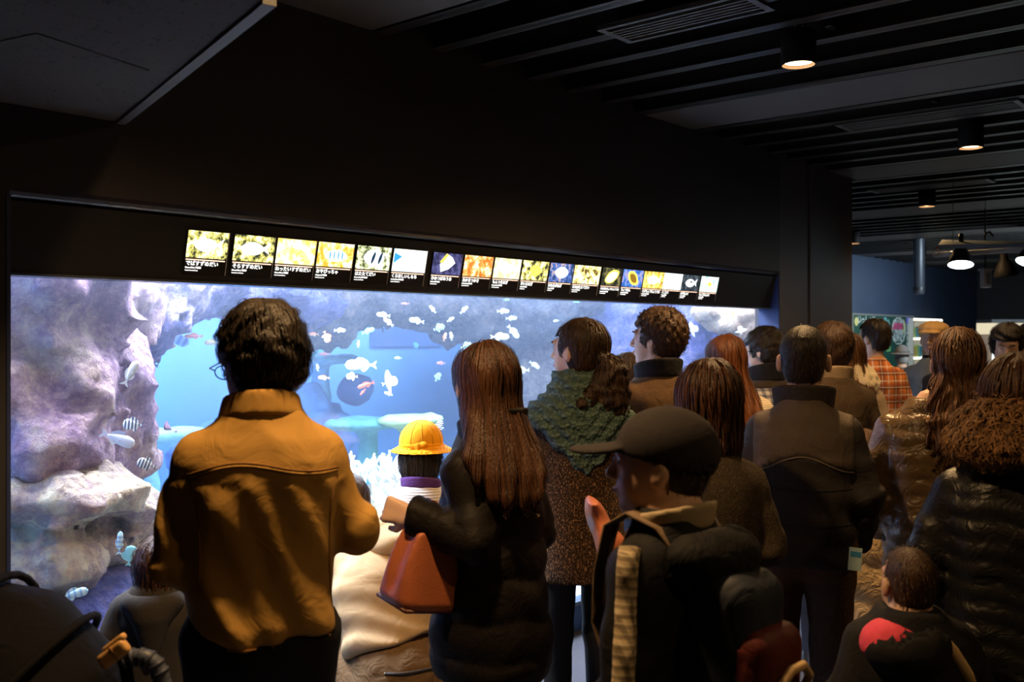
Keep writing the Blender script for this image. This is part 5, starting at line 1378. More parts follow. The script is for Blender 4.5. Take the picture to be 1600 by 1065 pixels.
# --- boy in the baseball cap with a backpack
A_ = dict(sl=(-.170, 0, 1.335), el=(-.235, -.04, 1.08), wl=(-.25, .14, .90), sr=(.165, 0, 1.335), er=(.23, -.08, 1.08), wr=(.22, .10, .92))
M_boyj = cloth('boy_jacket_black', (.010, .010, .011), .75, 200, .3, .2, .6, spec=.15)
pb = Person(1052, 2.0, 626, 54, 'boy in a dark baseball cap wearing a backpack, face in profile to the left', 'crop', H_BLACK, SK1, head_turn=30, pitch=2, kid=1, wide=.92, arms=A_, res=.013, hcap=.03, hoff=(0, .015), hks=.97, neck=.035, hat=.012)
pb.coat(M_boyj, .84, [(.84, .160, .105), (.95, .168, .105), (1.10, .162, .098), (1.24, .165, .095), (1.31, .165, .09), (1.36, .145, .08), (1.41, .10, .07), (1.46, .07, .065)], r0=.062, r1=.054, fold=.007, res=.010, sfold=.005, inf=.018)
def capfn(p_):
    z = p_[:, 2]
    d = ell(p_, (0, -.020, .036), (.095, .118, .099))
    d = smax(d, .018 - z + .22 * np.minimum(p_[:, 1] - .04, .02), .006)
    d = np.maximum(d, -ell(p_, (0, -.020, .024), (.086, .108, .092)))
    br = ell(p_, (0, .125, .034), (.074, .086, .03)); br2 = np.abs(z - (.044 - .9 * (p_[:, 0]) ** 2 * 2.2 - .16 * (p_[:, 1] - .08))) - .0062
    br = smax(np.maximum(br, .06 - p_[:, 1]), br2, .003)
    d = smin(d, br, .006)
    return smin(d, ell(p_, (0, -.018, .135), (.009, .009, .005)), .003)
hat_part(pb, 'baseball_cap', capfn, cloth('cap_cloth', (.022, .018, .019), .9, 300, .4, .15, .2), .24, .006)
pb.stand_collar(plain('cream_lining', (.40, .32, .20), .9, bstr=.3), 1.375, 1.435, .078, .072, .009, flare=.15, name='hood_lining', open_=.4)
def hoodfn(p_):
    q_ = p_ / pb.sz; d = smin(ell(q_, (0, -.10, 1.345), (.135, .095, .07)), ell(q_, (0, -.15, 1.27), (.08, .05, .09)), .05)
    d = smax(d, -ell(q_, (0, -.03, 1.44), (.10, .10, .09)), .02)
    return smax(d * pb.sz, -(pb.coatfn(p_) + .004), .01) + folds(p_, 4, 14, .005)
pb.part('hood', hoodfn, (-.18, -.26, .9), (.18, .06, 1.42), M_boyj, .010)
def stripfn(a, b, half, r0, nrm):                         # strip of cloth lying on the sleeve
    a = np.array(a, np.float32); b = np.array(b, np.float32); d_ = (b - a) / np.linalg.norm(b - a); n_ = np.array(nrm, np.float32); n_ -= d_ * (n_ @ d_); n_ /= np.linalg.norm(n_); s_ = np.cross(d_, n_)
    def f(p_):
        q = p_ - a; return np.maximum(np.maximum(np.abs(q @ s_) - half, -(q @ n_)), np.maximum(-(q @ d_), q @ d_ - np.linalg.norm(b - a)))
    return f
sl, el, wl = pb.a['sl'], pb.a['el'], pb.a['wl']
f1 = stripfn(sl + [0, 0, .05], el, .021, 0, (-1, -.55, .3)); f2 = stripfn(el + (sl - el) * .03, wl, .020, 0, (-1, -.4, .0))
def slv(p_): return np.maximum(pb.sleeves(p_, .072, .061, which='l', fold=.004), np.minimum(f1(p_), f2(p_)))
pb.part('sleeve_stripe', slv, np.minimum(sl, wl) - .13, np.maximum(sl, el) + .13, plaidmat('cream_check', (.55, .42, .25), [(.0, .4, (.12, .09, .06)), (.5, .12, (.7, .6, .4))], 60), .008)
pb.trousers(M_jean); pb.shoes(M_shoe); pb.face(M_iris, None, M_brow, M_lip)
bp = worn(pb, 'backpack', 'blue and dark red backpack worn by the boy in the baseball cap', 'backpack'); bp.scale = (pb.sz * .80, pb.sz * .95, pb.sz); bp.location.z = .24 * pb.sz; bp.location.x += .05 * -math.sin(R(pb.yaw)); bp.location.y += .05 * math.cos(R(pb.yaw))
def bpf(p_):
    d = rbox(p_, (0, -.235, .90), (.125, .085, .19), .07); return d + folds(p_, 8, 12, .008)
M_bpb = cloth('backpack_blue', (.022, .028, .042), .6); M_bpr = cloth('backpack_red', (.10, .016, .013), .6)
M_tan = plain('backpack_strap', (.16, .10, .05), .7, bstr=.4, bscale=120); M_crm = plain('cream_piping', (.62, .42, .2), .6)
wpart(bp, 'pack_body', bpf, (-.16, -.36, .66), (.16, -.12, 1.12), M_bpb, .011)
wpart(bp, 'front_pocket', lambda p_: smax(rbox(p_, (0, -.30, .86), (.115, .060, .12), .045) + folds(p_, 9, 14, .006), -(bpf(p_) + .01), .01), (-.14, -.40, .70), (.14, -.22, 1.02), M_bpr, .010)
wpart(bp, 'lower_pocket', lambda p_: smax(rbox(p_, (0, -.315, .765), (.12, .065, .065), .04) + folds(p_, 10, 12, .005), -(bpf(p_) + .01), .01), (-.15, -.41, .66), (.15, -.22, .86), M_blackcloth, .011)
MB().tube([(-.10, -.35, .83), (-.075, -.378, .875), (-.03, -.385, .905), (.03, -.385, .905), (.075, -.378, .875), (.10, -.35, .83)], .010, 8).build('piping', M_crm, bp, True)
MB().tube([(-.03, -.25, 1.08), (-.02, -.25, 1.12), (.02, -.25, 1.12), (.03, -.25, 1.08)], .007, 8).build('carry_loop', M_tan, bp, True)
for sg in (-1, 1):
    cp = []
    for k in range(15):
        u = k / 14; a = u * math.pi
        y = -.19 + .30 * math.sin(a) * (1 if u < .5 else .95); z = 1.10 + .30 * math.sin(a * .98 + .35) * (u < .6) if False else 0
        cp.append((u, a))
    path = [(sg * .07, -.185, .99), (sg * .085, -.17, 1.05), (sg * .10, -.145, 1.11), (sg * .11, -.09, 1.165), (sg * .115, -.01, 1.185), (sg * .12, .045, 1.155), (sg * .125, .075, 1.05), (sg * .135, .075, .94), (sg * .15, .03, .84), (sg * .15, -.05, .77), (sg * .13, -.17, .70)]
    V = []; F = []
    for i, q in enumerate(path):
        w2 = .030 if i < 8 else .014
        for dx, dn in ((-w2, 0), (w2, 0), (w2, .008), (-w2, .008)):
            n_ = Vector((0, q[1], q[2] - 1.15)).normalized() * dn
            V.append((q[0] + dx, q[1] + n_.y, q[2] + n_.z))
    for i in range(len(path) - 1):
        for k in range(4): F.append((i * 4 + k, i * 4 + (k + 1) % 4, (i + 1) * 4 + (k + 1) % 4, (i + 1) * 4 + k))
    F += [(3, 2, 1, 0), tuple(len(V) - 4 + k for k in range(4))]
    MB().add(V, F).build('shoulder_strap', M_tan, bp, True)
    MB().tube([(q[0] - sg * .030 * (1 if i < 8 else .5), q[1], q[2] + .004) for i, q in enumerate(path[:8])], .004, 6).build('strap_edge', M_crm, bp, True)

# --- woman with bob hair in a grey brown coat
A_ = dict(sl=(-.160, 0, 1.335), el=(-.26, -.02, 1.12), wl=(-.35, .05, 1.0), sr=(.160, 0, 1.335), er=(.235, -.02, 1.09), wr=(.14, .17, 1.0))
pd = Person(1108, 3.05, 563, 14, 'woman with a dark brown bob in a wool coat behind the capped boy', 'bob', H_BROWN, SK2, head_turn=0, pitch=-4, wide=.86, arms=A_, res=.015, hcap=.016)
pd.coat(tweedmat('grey_brown_wool', (.045, .033, .022), (.06, .045, .03), (.08, .06, .04)), .80, r0=.066, r1=.056, fold=.004, name='wool_coat', res=.013); pd.stand_collar(M_blackcloth, 1.38, 1.47, .085, .08, .01)
pd.trousers(M_tights, .093, .064, .046, .9, 'tights'); pd.shoes(M_shoe)
lf = empty('leaflet', P3(938, 918, 2.78), FA - R(90), label='small white and green leaflet below the salmon shoulder bag', cat='leaflet'); lf.rotation_euler = (0, R(18), FA - R(90))
MB().box((-.012, -.004, -.03), (.012, .004, .03)).build('cover', plain('leaflet_white', (.6, .62, .5), .6), lf); MB().box((-.0125, -.0045, -.012), (.0125, .0045, .004)).build('green_band', plain('leaflet_green', (.2, .5, .35), .6), lf)
M_salm = plain('salmon_leather', (.62, .20, .10), .38, nscale=6, nvar=.12)
sb = worn(pd, 'shoulder_bag', 'salmon leather shoulder bag left of the boy in the cap', 'bag')
def sbf(p_):
    Mx = np.array(Matrix.Rotation(R(-24), 3, 'Y'), np.float32); q = (p_ - np.array([-.305, .02, .985], np.float32)) @ Mx
    d = loft(q, [(-.15, .018, .10, 0, 0), (-.12, .035, .125, 0, 0), (0, .045, .13, 0, 0), (.12, .022, .11, 0, 0), (.15, .010, .10, 0, 0)], 3.5)
    return d + .004 * np.sin(q[:, 2] * 40 + q[:, 1] * 20)
wpart(sb, 'bag_body', sbf, (-.46, -.17, .76), (-.15, .20, 1.20), M_salm, .009)
MB().tube([(-.235, -.08, 1.13), (-.19, -.09, 1.24), (-.145, -.03, 1.34), (-.15, .05, 1.33), (-.20, .10, 1.22), (-.235, .10, 1.13)], .008, 8).build('strap', M_salm, sb, True)

# --- woman with reddish hair, white cardigan
pr = Person(1146, 4.95, 524, 18, 'woman with straight reddish hair and a cream white fluffy cardigan', 'long', H_RED, SK2, head_turn=8, pitch=-10, wide=.98, arms=A_, hoff=(-.04, 0))
pr.coat(knitmat('cream_knit', (.72, .62, .48), True, 30), .82, res=.015, r0=.064, r1=.056, name='cardigan'); pr.trousers(M_jean); pr.shoes(M_shoe)
# --- man with glasses and checked shirt
pg = Person(1196, 5.7, 514, 45, 'man with glasses looking down, black collar over a navy and white checked shirt', 'thick', H_BLACK, SK2, head_turn=22, pitch=-14, wide=.92, arms=A_)
pg.coat(plaidmat('navy_check', (.75, .70, .62), [(.0, .5, (.03, .04, .12))], 26), .84, res=.015, inf=.018, name='checked_shirt'); pg.stand_collar(M_blackcloth, 1.375, 1.48, .095, .092, .012); pg.glasses(M_glasses); pg.face(M_iris, None, M_brow, M_lip)
vest = pg.coatfn
pg.part('shoulder_yoke', lambda p_: np.maximum(vest(p_) - .005, 1.35 * pg.sz - p_[:, 2]), (-.25, -.2, 1.2), (.25, .2, 1.5), cloth('dark_brown_cloth', (.05, .035, .025)), .013)
pg.trousers(M_jean); pg.shoes(M_shoe)

# --- man in the two tone jacket, centre right
A_ = dict(sl=(-.162, 0, 1.34), el=(-.232, -.02, 1.09), wl=(-.20, .14, .92), sr=(.162, 0, 1.34), er=(.232, -.02, 1.09), wr=(.20, .13, .90))
M_2a = cloth('dark_quilted_cloth', (.026, .021, .019), .7, 300, .4, .2, .5, 0, 10); M_2b = cloth('taupe_yoke_cloth', (.080, .060, .045), .75)
pm = Person(1256, 3.5, 507, -2, 'man with short black hair in a dark jacket with a taupe yoke and brown trousers', 'crop', H_BLACK, SK1, head_turn=-2, wide=.92, arms=A_, res=.014)
def fl(p_, d): return d + .005 * np.sin(p_[:, 2] * 55 + 2.5 * np.sin(p_[:, 0] * 9)) * (p_[:, 2] < 1.2)
pm.coat(M_2a, .845, [(.845, .172, .125), (.95, .182, .132), (1.08, .178, .125), (1.22, .180, .128), (1.30, .176, .118), (1.35, .142, .10), (1.40, .092, .078), (1.46, .065, .062)], r0=.062, r1=.052, fold=.005, extra=fl, res=.011)
cf = pm.coatfn
def yz(x): return 1.205 + .045 * np.cos(np.clip(x / .175, -1, 1) * math.pi * 1.0) * .6 - .02
pm.part('yoke', lambda p_: np.maximum(np.maximum(cf(p_) - .004, yz(p_[:, 0]) - p_[:, 2]), np.abs(p_[:, 0]) - .168), (-.2, -.2, 1.1), (.2, .2, 1.46), M_2b, .011)
M_pipe = plain('yoke_piping', (.14, .10, .07), .6)
seam(pm, [(x, float(yz(x)) - .003) for x in np.linspace(-.165, .165, 30)], M_pipe, .003, 'yoke_piping')
for z_ in (1.10, .98): seam(pm, [(x, z_ - .004 * math.cos(x * 12)) for x in np.linspace(-.16, .16, 18)], plain('dark_stitch', (.008, .007, .006), .9), .0025, 'quilt_seam')
pm.stand_collar(M_2a, 1.385, 1.47, .088, .082, .011, tilt=.15); pm.trousers(M_browntr, .098, .070, .066); pm.shoes(M_shoe)
tk = worn(pm, 'ticket', 'pale blue paper ticket at the hip of the man with brown trousers', 'ticket')
MB().box((-.020, -.002, 0), (.022, .001, .075)).build('paper', plain('ticket_paper', (.45, .62, .62), .6, nscale=20, nvar=.4), tk, loc=(.165, -.148, .84), rot=(R(-8), R(6), R(12)))
MB().box((-.016, -.004, .045), (.018, -.002, .062)).build('printed_band', plain('ticket_blue', (.05, .25, .45), .6), tk, loc=(.165, -.148, .84), rot=(R(-8), R(6), R(12)))

# --- man in dark brown coat behind him
pe = Person(1300, 4.8, 503, 22, 'man in a dark brown coat standing behind the man with the taupe yoke', 'short', H_DARK, SK1, head_turn=16, pitch=-2, wide=.95, arms=A_)
pe.coat(cloth('dark_brown_coat', (.045, .028, .015)), .76, res=.015, name='coat'); pe.stand_collar(plain('beige_collar', (.25, .18, .11), .8), 1.385, 1.46, .083, .078, .009, open_=.3); pe.trousers(M_jean); pe.shoes(M_shoe)
# --- woman with cream scarf behind
pf = Person(1326, 5.6, 520, 10, 'woman with fluffy cream scarf, mostly hidden left of the orange plaid shirt', 'long', H_LIGHT, SK2, wide=.82)
pf.coat(knitmat('beige_knit', (.5, .38, .26)), .8, res=.018, name='sweater')
pf.part('scarf', lambda p_: smax(loft(p_, [(1.28, .16, .13, 0, 0), (1.36, .17, .14, 0, 0), (1.44, .12, .11, 0, 0), (1.47, .09, .09, 0, 0)], 2.2) + .012 * vnoise(p_, 30, 3), 1.30 - p_[:, 2], .02), (-.22, -.2, 1.2), (.22, .2, 1.52), plain('cream_fluff', (.85, .72, .50), .95, bstr=.6, bscale=60), .012)
pf.trousers(M_jean); pf.shoes(M_shoe)
# --- man in the orange plaid shirt
A2 = dict(sl=(-.165, 0, 1.34), el=(-.235, -.02, 1.09), wl=(-.16, .18, 1.05), sr=(.165, 0, 1.34), er=(.235, -.02, 1.09), wr=(.16, .18, 1.05))
pp = Person(1365, 6.5, 499, 18, 'man in an orange and white plaid shirt facing the green chalkboard', 'short', H_BLACK, SK1, head_turn=38, pitch=-8, wide=.92, arms=A2)
pp.coat(plaidmat('orange_plaid', (.75, .22, .04), [(.0, .30, (.10, .03, .02)), (.42, .08, (.95, .85, .7)), (.72, .16, (.35, .07, .02)), (.86, .06, (.95, .8, .6))], 11), .80, res=.014, inf=.016, name='plaid_shirt', fold=.006)
pp.stand_collar(plain('orange_collar', (.6, .2, .05), .8), 1.385, 1.43, .078, .073, .008, open_=.4, flare=-.2); pp.trousers(M_jean); pp.shoes(M_shoe); pp.face(M_iris, None, M_brow, M_lip)
# --- person in a small grey hat
ph = Person(1410, 13.0, 541, 10, 'small older person in a grey brimmed hat in front of the chalkboard', 'crop', plain('grey_hair', (.35, .33, .3), .7), SK1, wide=.95, res=.022, hres=.012, hcap=.03)
ph.coat(cloth('grey_brown_jacket', (.10, .085, .065)), .85, res=.02); ph.trousers(M_jean, res=.022); ph.shoes(M_shoe)
hat_part(ph, 'brimmed_hat', lambda p_: smin(smax(ell(p_, (0, -.01, .05), (.092, .108, .115)), .045 - p_[:, 2], .01), smax(ell(p_, (0, -.01, .045), (.155, .17, .02)), np.abs(p_[:, 2] - .045) - .01, .004), .015), plain('grey_felt', (.13, .125, .12), .9), .22, .012)
hat_part(ph, 'hat_band', lambda p_: smax(ell(p_, (0, -.01, .05), (.097, .112, .12)), np.abs(p_[:, 2] - .068) - .014, .004), plain('dark_band', (.05, .04, .035), .8), .2, .012)
# --- man in the beige flat cap, facing the camera
pk = Person(1460, 6.9, 497, 168, 'man in a beige flat cap and grey jacket facing the camera', 'crop', H_BLACK, SK1, head_turn=-6, wide=.92, hcap=.03, hres=.0065)
pk.coat(cloth('grey_jacket', (.10, .12, .13)), .80, res=.015); pk.part('black_scarf', lambda p_: smax(loft(p_, [(1.20, .07, .12, 0, .045), (1.34, .11, .12, 0, .03), (1.42, .095, .09, 0, .01), (1.49, .075, .075, 0, .01)], 2.3) + folds(p_, 4, 14, .008), 1.2 - p_[:, 2], .01), (-.16, -.14, 1.15), (.16, .2, 1.52), M_blackcloth, .012)
pk.trousers(M_jean); pk.shoes(M_shoe); pk.face(M_iris, None, M_brow, M_lip)
M_flat = cloth('beige_cap_cloth', (.62, .40, .17), .9, 200, .4, .15, .3)
hat_part(pk, 'flat_cap', lambda p_: smin(smax(smin(ell(p_, (0, .0, .07), (.098, .122, .055)), ell(p_, (0, -.01, .05), (.086, .105, .07)), .02), .040 - p_[:, 2] + .18 * p_[:, 1] * (p_[:, 1] > 0), .008), smax(ell(p_, (0, .09, .045), (.078, .065, .016)), .03 - p_[:, 1], .005), .008) + .002 * np.cos(p_[:, 0] * 110), M_flat, .2, .0065)
# --- black haired man facing the camera at the right edge
pn = Person(1574, 6.0, 508, 176, 'man with black fringe facing the camera and looking down, near the right edge', 'thick', H_BLACK, SK1, head_turn=4, pitch=-14, wide=.92, hres=.0065)
pn.coat(cloth('pale_blue_shirt', (.20, .27, .36)), .82, res=.018); pn.trousers(M_jean); pn.shoes(M_shoe); pn.face(M_iris, None, M_brow, M_lip)
po = Person(1612, 6.9, 507, 150, 'dark haired person cut off by the right edge, behind the man with the fringe', 'thick', H_BLACK, SK1, wide=.92, arms=A2, res=.02, hres=.01)
po.coat(M_blackcloth, .82, res=.02); po.trousers(M_jean, res=.02); po.shoes(M_shoe)

# --- woman in the shiny olive gold down jacket
A_ = dict(sl=(-.165, 0, 1.335), el=(-.235, -.04, 1.06), wl=(-.20, .17, .92), sr=(.165, 0, 1.335), er=(.235, -.03, 1.08), wr=(.16, .15, .96))
M_gold = puffer('olive_gold_nylon', (.13, .08, .034), .33, .7, .5)
pq = Person(1462, 3.6, 512, 4, 'woman with half tied light brown hair in a shiny olive gold down jacket', 'half_up', H_LIGHT, SK2, wide=.95, arms=A_, res=.014, hcap=.014, hoff=(.075, 0))
pq.coat(M_gold, .80, [(.80, .18, .135), (.95, .18, .132), (1.08, .158, .118), (1.22, .178, .128), (1.32, .175, .116), (1.37, .145, .098), (1.41, .10, .08), (1.46, .068, .066)], r0=.068, r1=.062, quilt=(.058, .011), fold=.007, res=.010, sfold=.003, name='down_jacket', freq=15)
seam(pq, [(0, z_) for z_ in np.linspace(.84, 1.36, 22)], plain('gold_seam', (.06, .035, .015), .5), .003, 'back_seam')
pq.trousers(M_jean); pq.shoes(M_shoe)
cs = worn(pq, 'shoulder_bag', 'dark bag whose strap crosses the back of the olive gold jacket', 'bag')
MB().tube([back_pt(pq, .10 - .0 * k + .02 * math.sin(k), 1.34 - .06 * k, None, .006) for k in range(7)], .011, 8).build('strap', plain('olive_strap', (.05, .032, .016), .45), cs, True)
wpart(cs, 'bag_body', lambda p_: rbox(p_, (.16, -.20, .86), (.11, .05, .12), .04) + folds(p_, 3, 12, .006), (.02, -.28, .70), (.30, -.12, 1.02), plain('olive_bag', (.045, .03, .018), .4), .011)

# --- woman with fur collar at the right
A_ = dict(sl=(-.168, 0, 1.33), el=(-.27, -.03, 1.06), wl=(-.25, .10, .86), sr=(.168, 0, 1.33), er=(.27, -.06, 1.06), wr=(.20, -.16, .80))
M_blk2 = puffer('black_shiny_nylon', (.008, .008, .009), .42, .5, .3)
pt = Person(1592, 2.6, 552, 0, 'woman in a black down jacket with a wide brown fur collar at the right edge', 'bob', H_BROWN, SK2, head_turn=14, wide=.98, arms=A_, res=.014, hcap=.018)
pt.coat(M_blk2, .70, [(.70, .19, .15), (.82, .20, .155), (.95, .195, .145), (1.08, .175, .132), (1.22, .188, .135), (1.31, .185, .122), (1.36, .155, .10), (1.41, .11, .085), (1.46, .07, .07)], r0=.072, r1=.066, quilt=(.052, .011), fold=.006, res=.010, sfold=.003, name='down_jacket', freq=13)
pt.trousers(M_tights, .093, .064, .046, .9, 'tights'); pt.shoes(M_shoe)
def furfn(p_): return smax(loft(p_, [(1.29, .14, .12, 0, -.035), (1.31, .165, .150, 0, -.035), (1.34, .178, .165, 0, -.035), (1.40, .15, .14, 0, -.02), (1.46, .09, .10, 0, -.01)], 2.2), -ell(p_, (0, .12, 1.42), (.07, .12, .2)), .02) + .010 * vnoise(p_, 22, 7)
ax = box_ax((-.27, -.27, 1.16), (.27, .2, 1.5), .011); P_, F_ = isosurface(furfn, ax); P_ = relax(P_, F_, 1)
rs_ = np.random.RandomState(5); sd_ = P_[rs_.randint(0, len(P_), 5200)]
sv_, sf_ = strands(furfn, sd_, rs_, .009, 5, .005, np.array([0, 0, 1.5], np.float32), .6, .8, .9, .012, 4, .9)
V_, F2_ = join_vf([(P_, F_), (sv_, sf_)])
link('fur_collar', raw_mesh(V_, F2_, True), hairmat('brown_fur', (.03, .013, .005), (.30, .15, .06), .8), pt.root)

# --- toddler at the lower right
A_ = dict(sl=(-.165, 0, 1.335), el=(-.25, -.02, 1.10), wl=(-.24, .12, .95), sr=(.165, 0, 1.335), er=(.25, -.02, 1.10), wr=(.24, .12, .95))
py_ = Person(1422, 2.38, 857, 24, 'small child with short brown hair and bright pink hood lining', 'crop', H_DARK, SK1, head_turn=6, kid=1, wide=.98, arms=A_, res=.012, hres=.006, hcap=.006, hks=.82, neck=.035)
py_.coat(M_blackcloth, .80, [(.80, .18, .14), (1.08, .18, .14), (1.24, .19, .14), (1.32, .18, .13), (1.37, .15, .11), (1.46, .08, .08)], r0=.082, r1=.068, res=.009, fold=.005)
sz = py_.sz
def pk_(p_):
    q = p_ / sz
    d = ell(q, (-.05, -.10, 1.325), (.155, .115, .11)); d = np.maximum(d, -ell(q, (-.05, -.09, 1.345), (.137, .10, .10))); d = smax(d, -ell(q, (0, .02, 1.42), (.12, .12, .16)), .02)
    return (d + folds(q, 3, 16, .006)) * sz
py_.part('hood', pk_, (-.25, -.25, .75), (.22, .1, 1.1), M_blackcloth, .007)
py_.part('hood_lining', lambda p_: (lambda q: smax(smax(ell(q, (-.085, -.085, 1.335), (.125, .10, .095)), -ell(q, (-.01, -.05, 1.42), (.10, .10, .15)), .02) , q[:, 0] + .0, .02) + folds(q, 3, 16, .006))(p_ / sz) * sz, (-.25, -.25, .75), (.22, .1, 1.1), cloth('pink_lining', (.72, .07, .12), .8), .007)
MB().tube([back_pt(py_, (.06 + .028 * k) * sz, (1.365 - .042 * k) * sz, None, .002) for k in range(5)], [.010, .013, .013, .013, .010], 8).build('cream_stripe', M_crm, py_.root, True)
py_.trousers(M_jean, res=.012); py_.shoes(M_shoe)

# --- child or woman in a beige quilted coat with ruffled hem, between the men
pz = Person(1350, 4.35, 672, 5, 'person in a beige quilted coat with a ruffled hem, mostly hidden by other visitors', 'bob', H_BROWN, SK2, kid=1, wide=1.2, arms=A_)
pz.coat(puffer('beige_satin', (.78, .56, .30), .45, 1.0), .52, [(.52, .185, .15), (.80, .18, .145), (1.08, .17, .13), (1.24, .175, .13), (1.32, .17, .12), (1.37, .14, .10), (1.46, .07, .07)], quilt=(.16, .012), fold=.006, res=.013, name='quilted_coat')
for k in range(3):
    zc_ = (.55 - .030 * k) * pz.sz
    V = []; F = []; n_ = 140
    for j in range(n_):
        a = 2 * math.pi * j / n_; rr = 1 + .05 * math.sin(a * 34 + k)
        for (g, dz) in ((1.03, .012), (1.10 * rr, -.028), (1.07 * rr, -.028), (1.0, .012)): V.append((.235 * pz.sw * g * math.cos(a), .182 * pz.sz * g * math.sin(a), zc_ + dz))
    for j in range(n_):
        for q in range(4): F.append((j * 4 + q, j * 4 + (q + 1) % 4, ((j + 1) % n_) * 4 + (q + 1) % 4, ((j + 1) % n_) * 4 + q))
    MB().add(V, F).build('ruffle', plain('beige_ruffle', (.55, .38, .18), .6), pz.root, True)
pz.trousers(M_tights, .093, .064, .046, .9, 'tights'); pz.shoes(M_shoe)

# --- small child in the grey hooded coat at the glass
A_ = dict(sl=(-.165, 0, 1.335), el=(-.25, -.01, 1.08), wl=(-.22, .14, .95), sr=(.165, 0, 1.335), er=(.25, -.01, 1.08), wr=(.22, .14, .95))
pa = Person(243, 3.15, 838, -8, 'small child with a brown bob and a grey hooded wool coat by the glass', 'kid_bob', H_BROWN, SK2, head_turn=22, kid=1, wide=1.0, arms=A_, res=.012, hres=.006, hks=.88, neck=.04)
M_gw = cloth('grey_wool', (.036, .031, .027), .95, 300, .5, .2, .2); sz = pa.sz
pa.coat(M_gw, .55, [(.55, .215, .17), (.80, .20, .155), (1.08, .18, .14), (1.24, .185, .14), (1.32, .175, .12), (1.37, .15, .11), (1.46, .08, .08)], r0=.078, r1=.070, fold=.004, res=.010, name='hooded_coat')
def hd1(p_):
    q = p_ / sz
    d = smin(ell(q, (0, -.09, 1.36), (.165, .13, .09)), cone(q, (0, -.15, 1.28), (0, -.175, 1.08), .10, .035), .06)
    d = smax(d, -ell(q, (0, -.05, 1.46), (.15, .15, .10)), .012)
    return d * sz
pa.part('hood', hd1, (-.2, -.26, .55), (.2, .1, .95), M_gw, .007)
pa.trousers(M_jean, res=.014); pa.shoes(M_shoe)

# --- child in the yellow school hat
A_ = dict(sl=(-.15, 0, 1.33), el=(-.20, .03, 1.06), wl=(-.16, .18, 1.15), sr=(.15, 0, 1.33), er=(.20, .03, 1.06), wr=(.16, .18, 1.15))
pi_ = Person(658, 4.15, 655, -14, 'child in a bright yellow school hat and a white ribbed sweater', 'kid_bob', H_BLACK, SK2, head_turn=-12, kid=1, wide=.90, arms=A_, res=.013, hcap=.035, hat=-.002)
pi_.coat(knitmat('white_rib_knit', (.58, .53, .50), True, 28, .16), .80, [(.80, .165, .13), (.95, .165, .13), (1.08, .155, .12), (1.24, .165, .12), (1.32, .155, .11), (1.37, .13, .10), (1.42, .085, .08)], r0=.066, r1=.056, fold=.003, res=.010, name='sweater', neck=1.405)
pi_.stand_collar(cloth('purple_collar', (.09, .03, .16)), 1.375, 1.44, .080, .076, .010, open_=.0)
M_yel = cloth('yellow_hat_cloth', (.90, .37, .006), .85, 300, .3, .08, .15)
def yh(p_):
    z = p_[:, 2]
    d = smax(ell(p_, (0, -.012, .05), (.100, .112, .100)) , .028 - z, .01)
    r = np.sqrt(p_[:, 0] ** 2 + (p_[:, 1] * .95) ** 2)
    br = smax(smax(np.abs(z - (.030 - .55 * (r - .10))) - .004, r - .152, .004), .085 - r, .004)
    d = smin(d, br, .010)
    return np.maximum(d, -ell(p_, (0, -.012, .0), (.088, .10, .09)))
hat_part(pi_, 'school_hat', yh, M_yel, .2, .006)
m = MB(); 
for a0 in np.linspace(0, math.pi, 7)[:-1]:
    m.tube([pi_.hl(.1005 * math.cos(a0) * math.cos(t), -.012 + .1125 * math.sin(a0) * math.cos(t), .05 + .1005 * math.sin(t)) for t in np.linspace(-.1, math.pi + .1, 20)], .0012, 5)
m.build('hat_seam', plain('hat_seam', (.6, .28, .01), .9), pi_.root, True)
hat_part(pi_, 'hat_ribbon', lambda p_: np.minimum(smax(ell(p_, (0, -.012, .05), (.103, .115, .103)), np.abs(p_[:, 2] - .038) - .009, .003), np.minimum(ell(p_, (.052, -.104, .046), (.026, .012, .016)), ell(p_, (.030, -.114, .034), (.014, .010, .026)))), M_yel, .2, .006)
pi_.trousers(M_jean, res=.016); pi_.shoes(M_shoe)

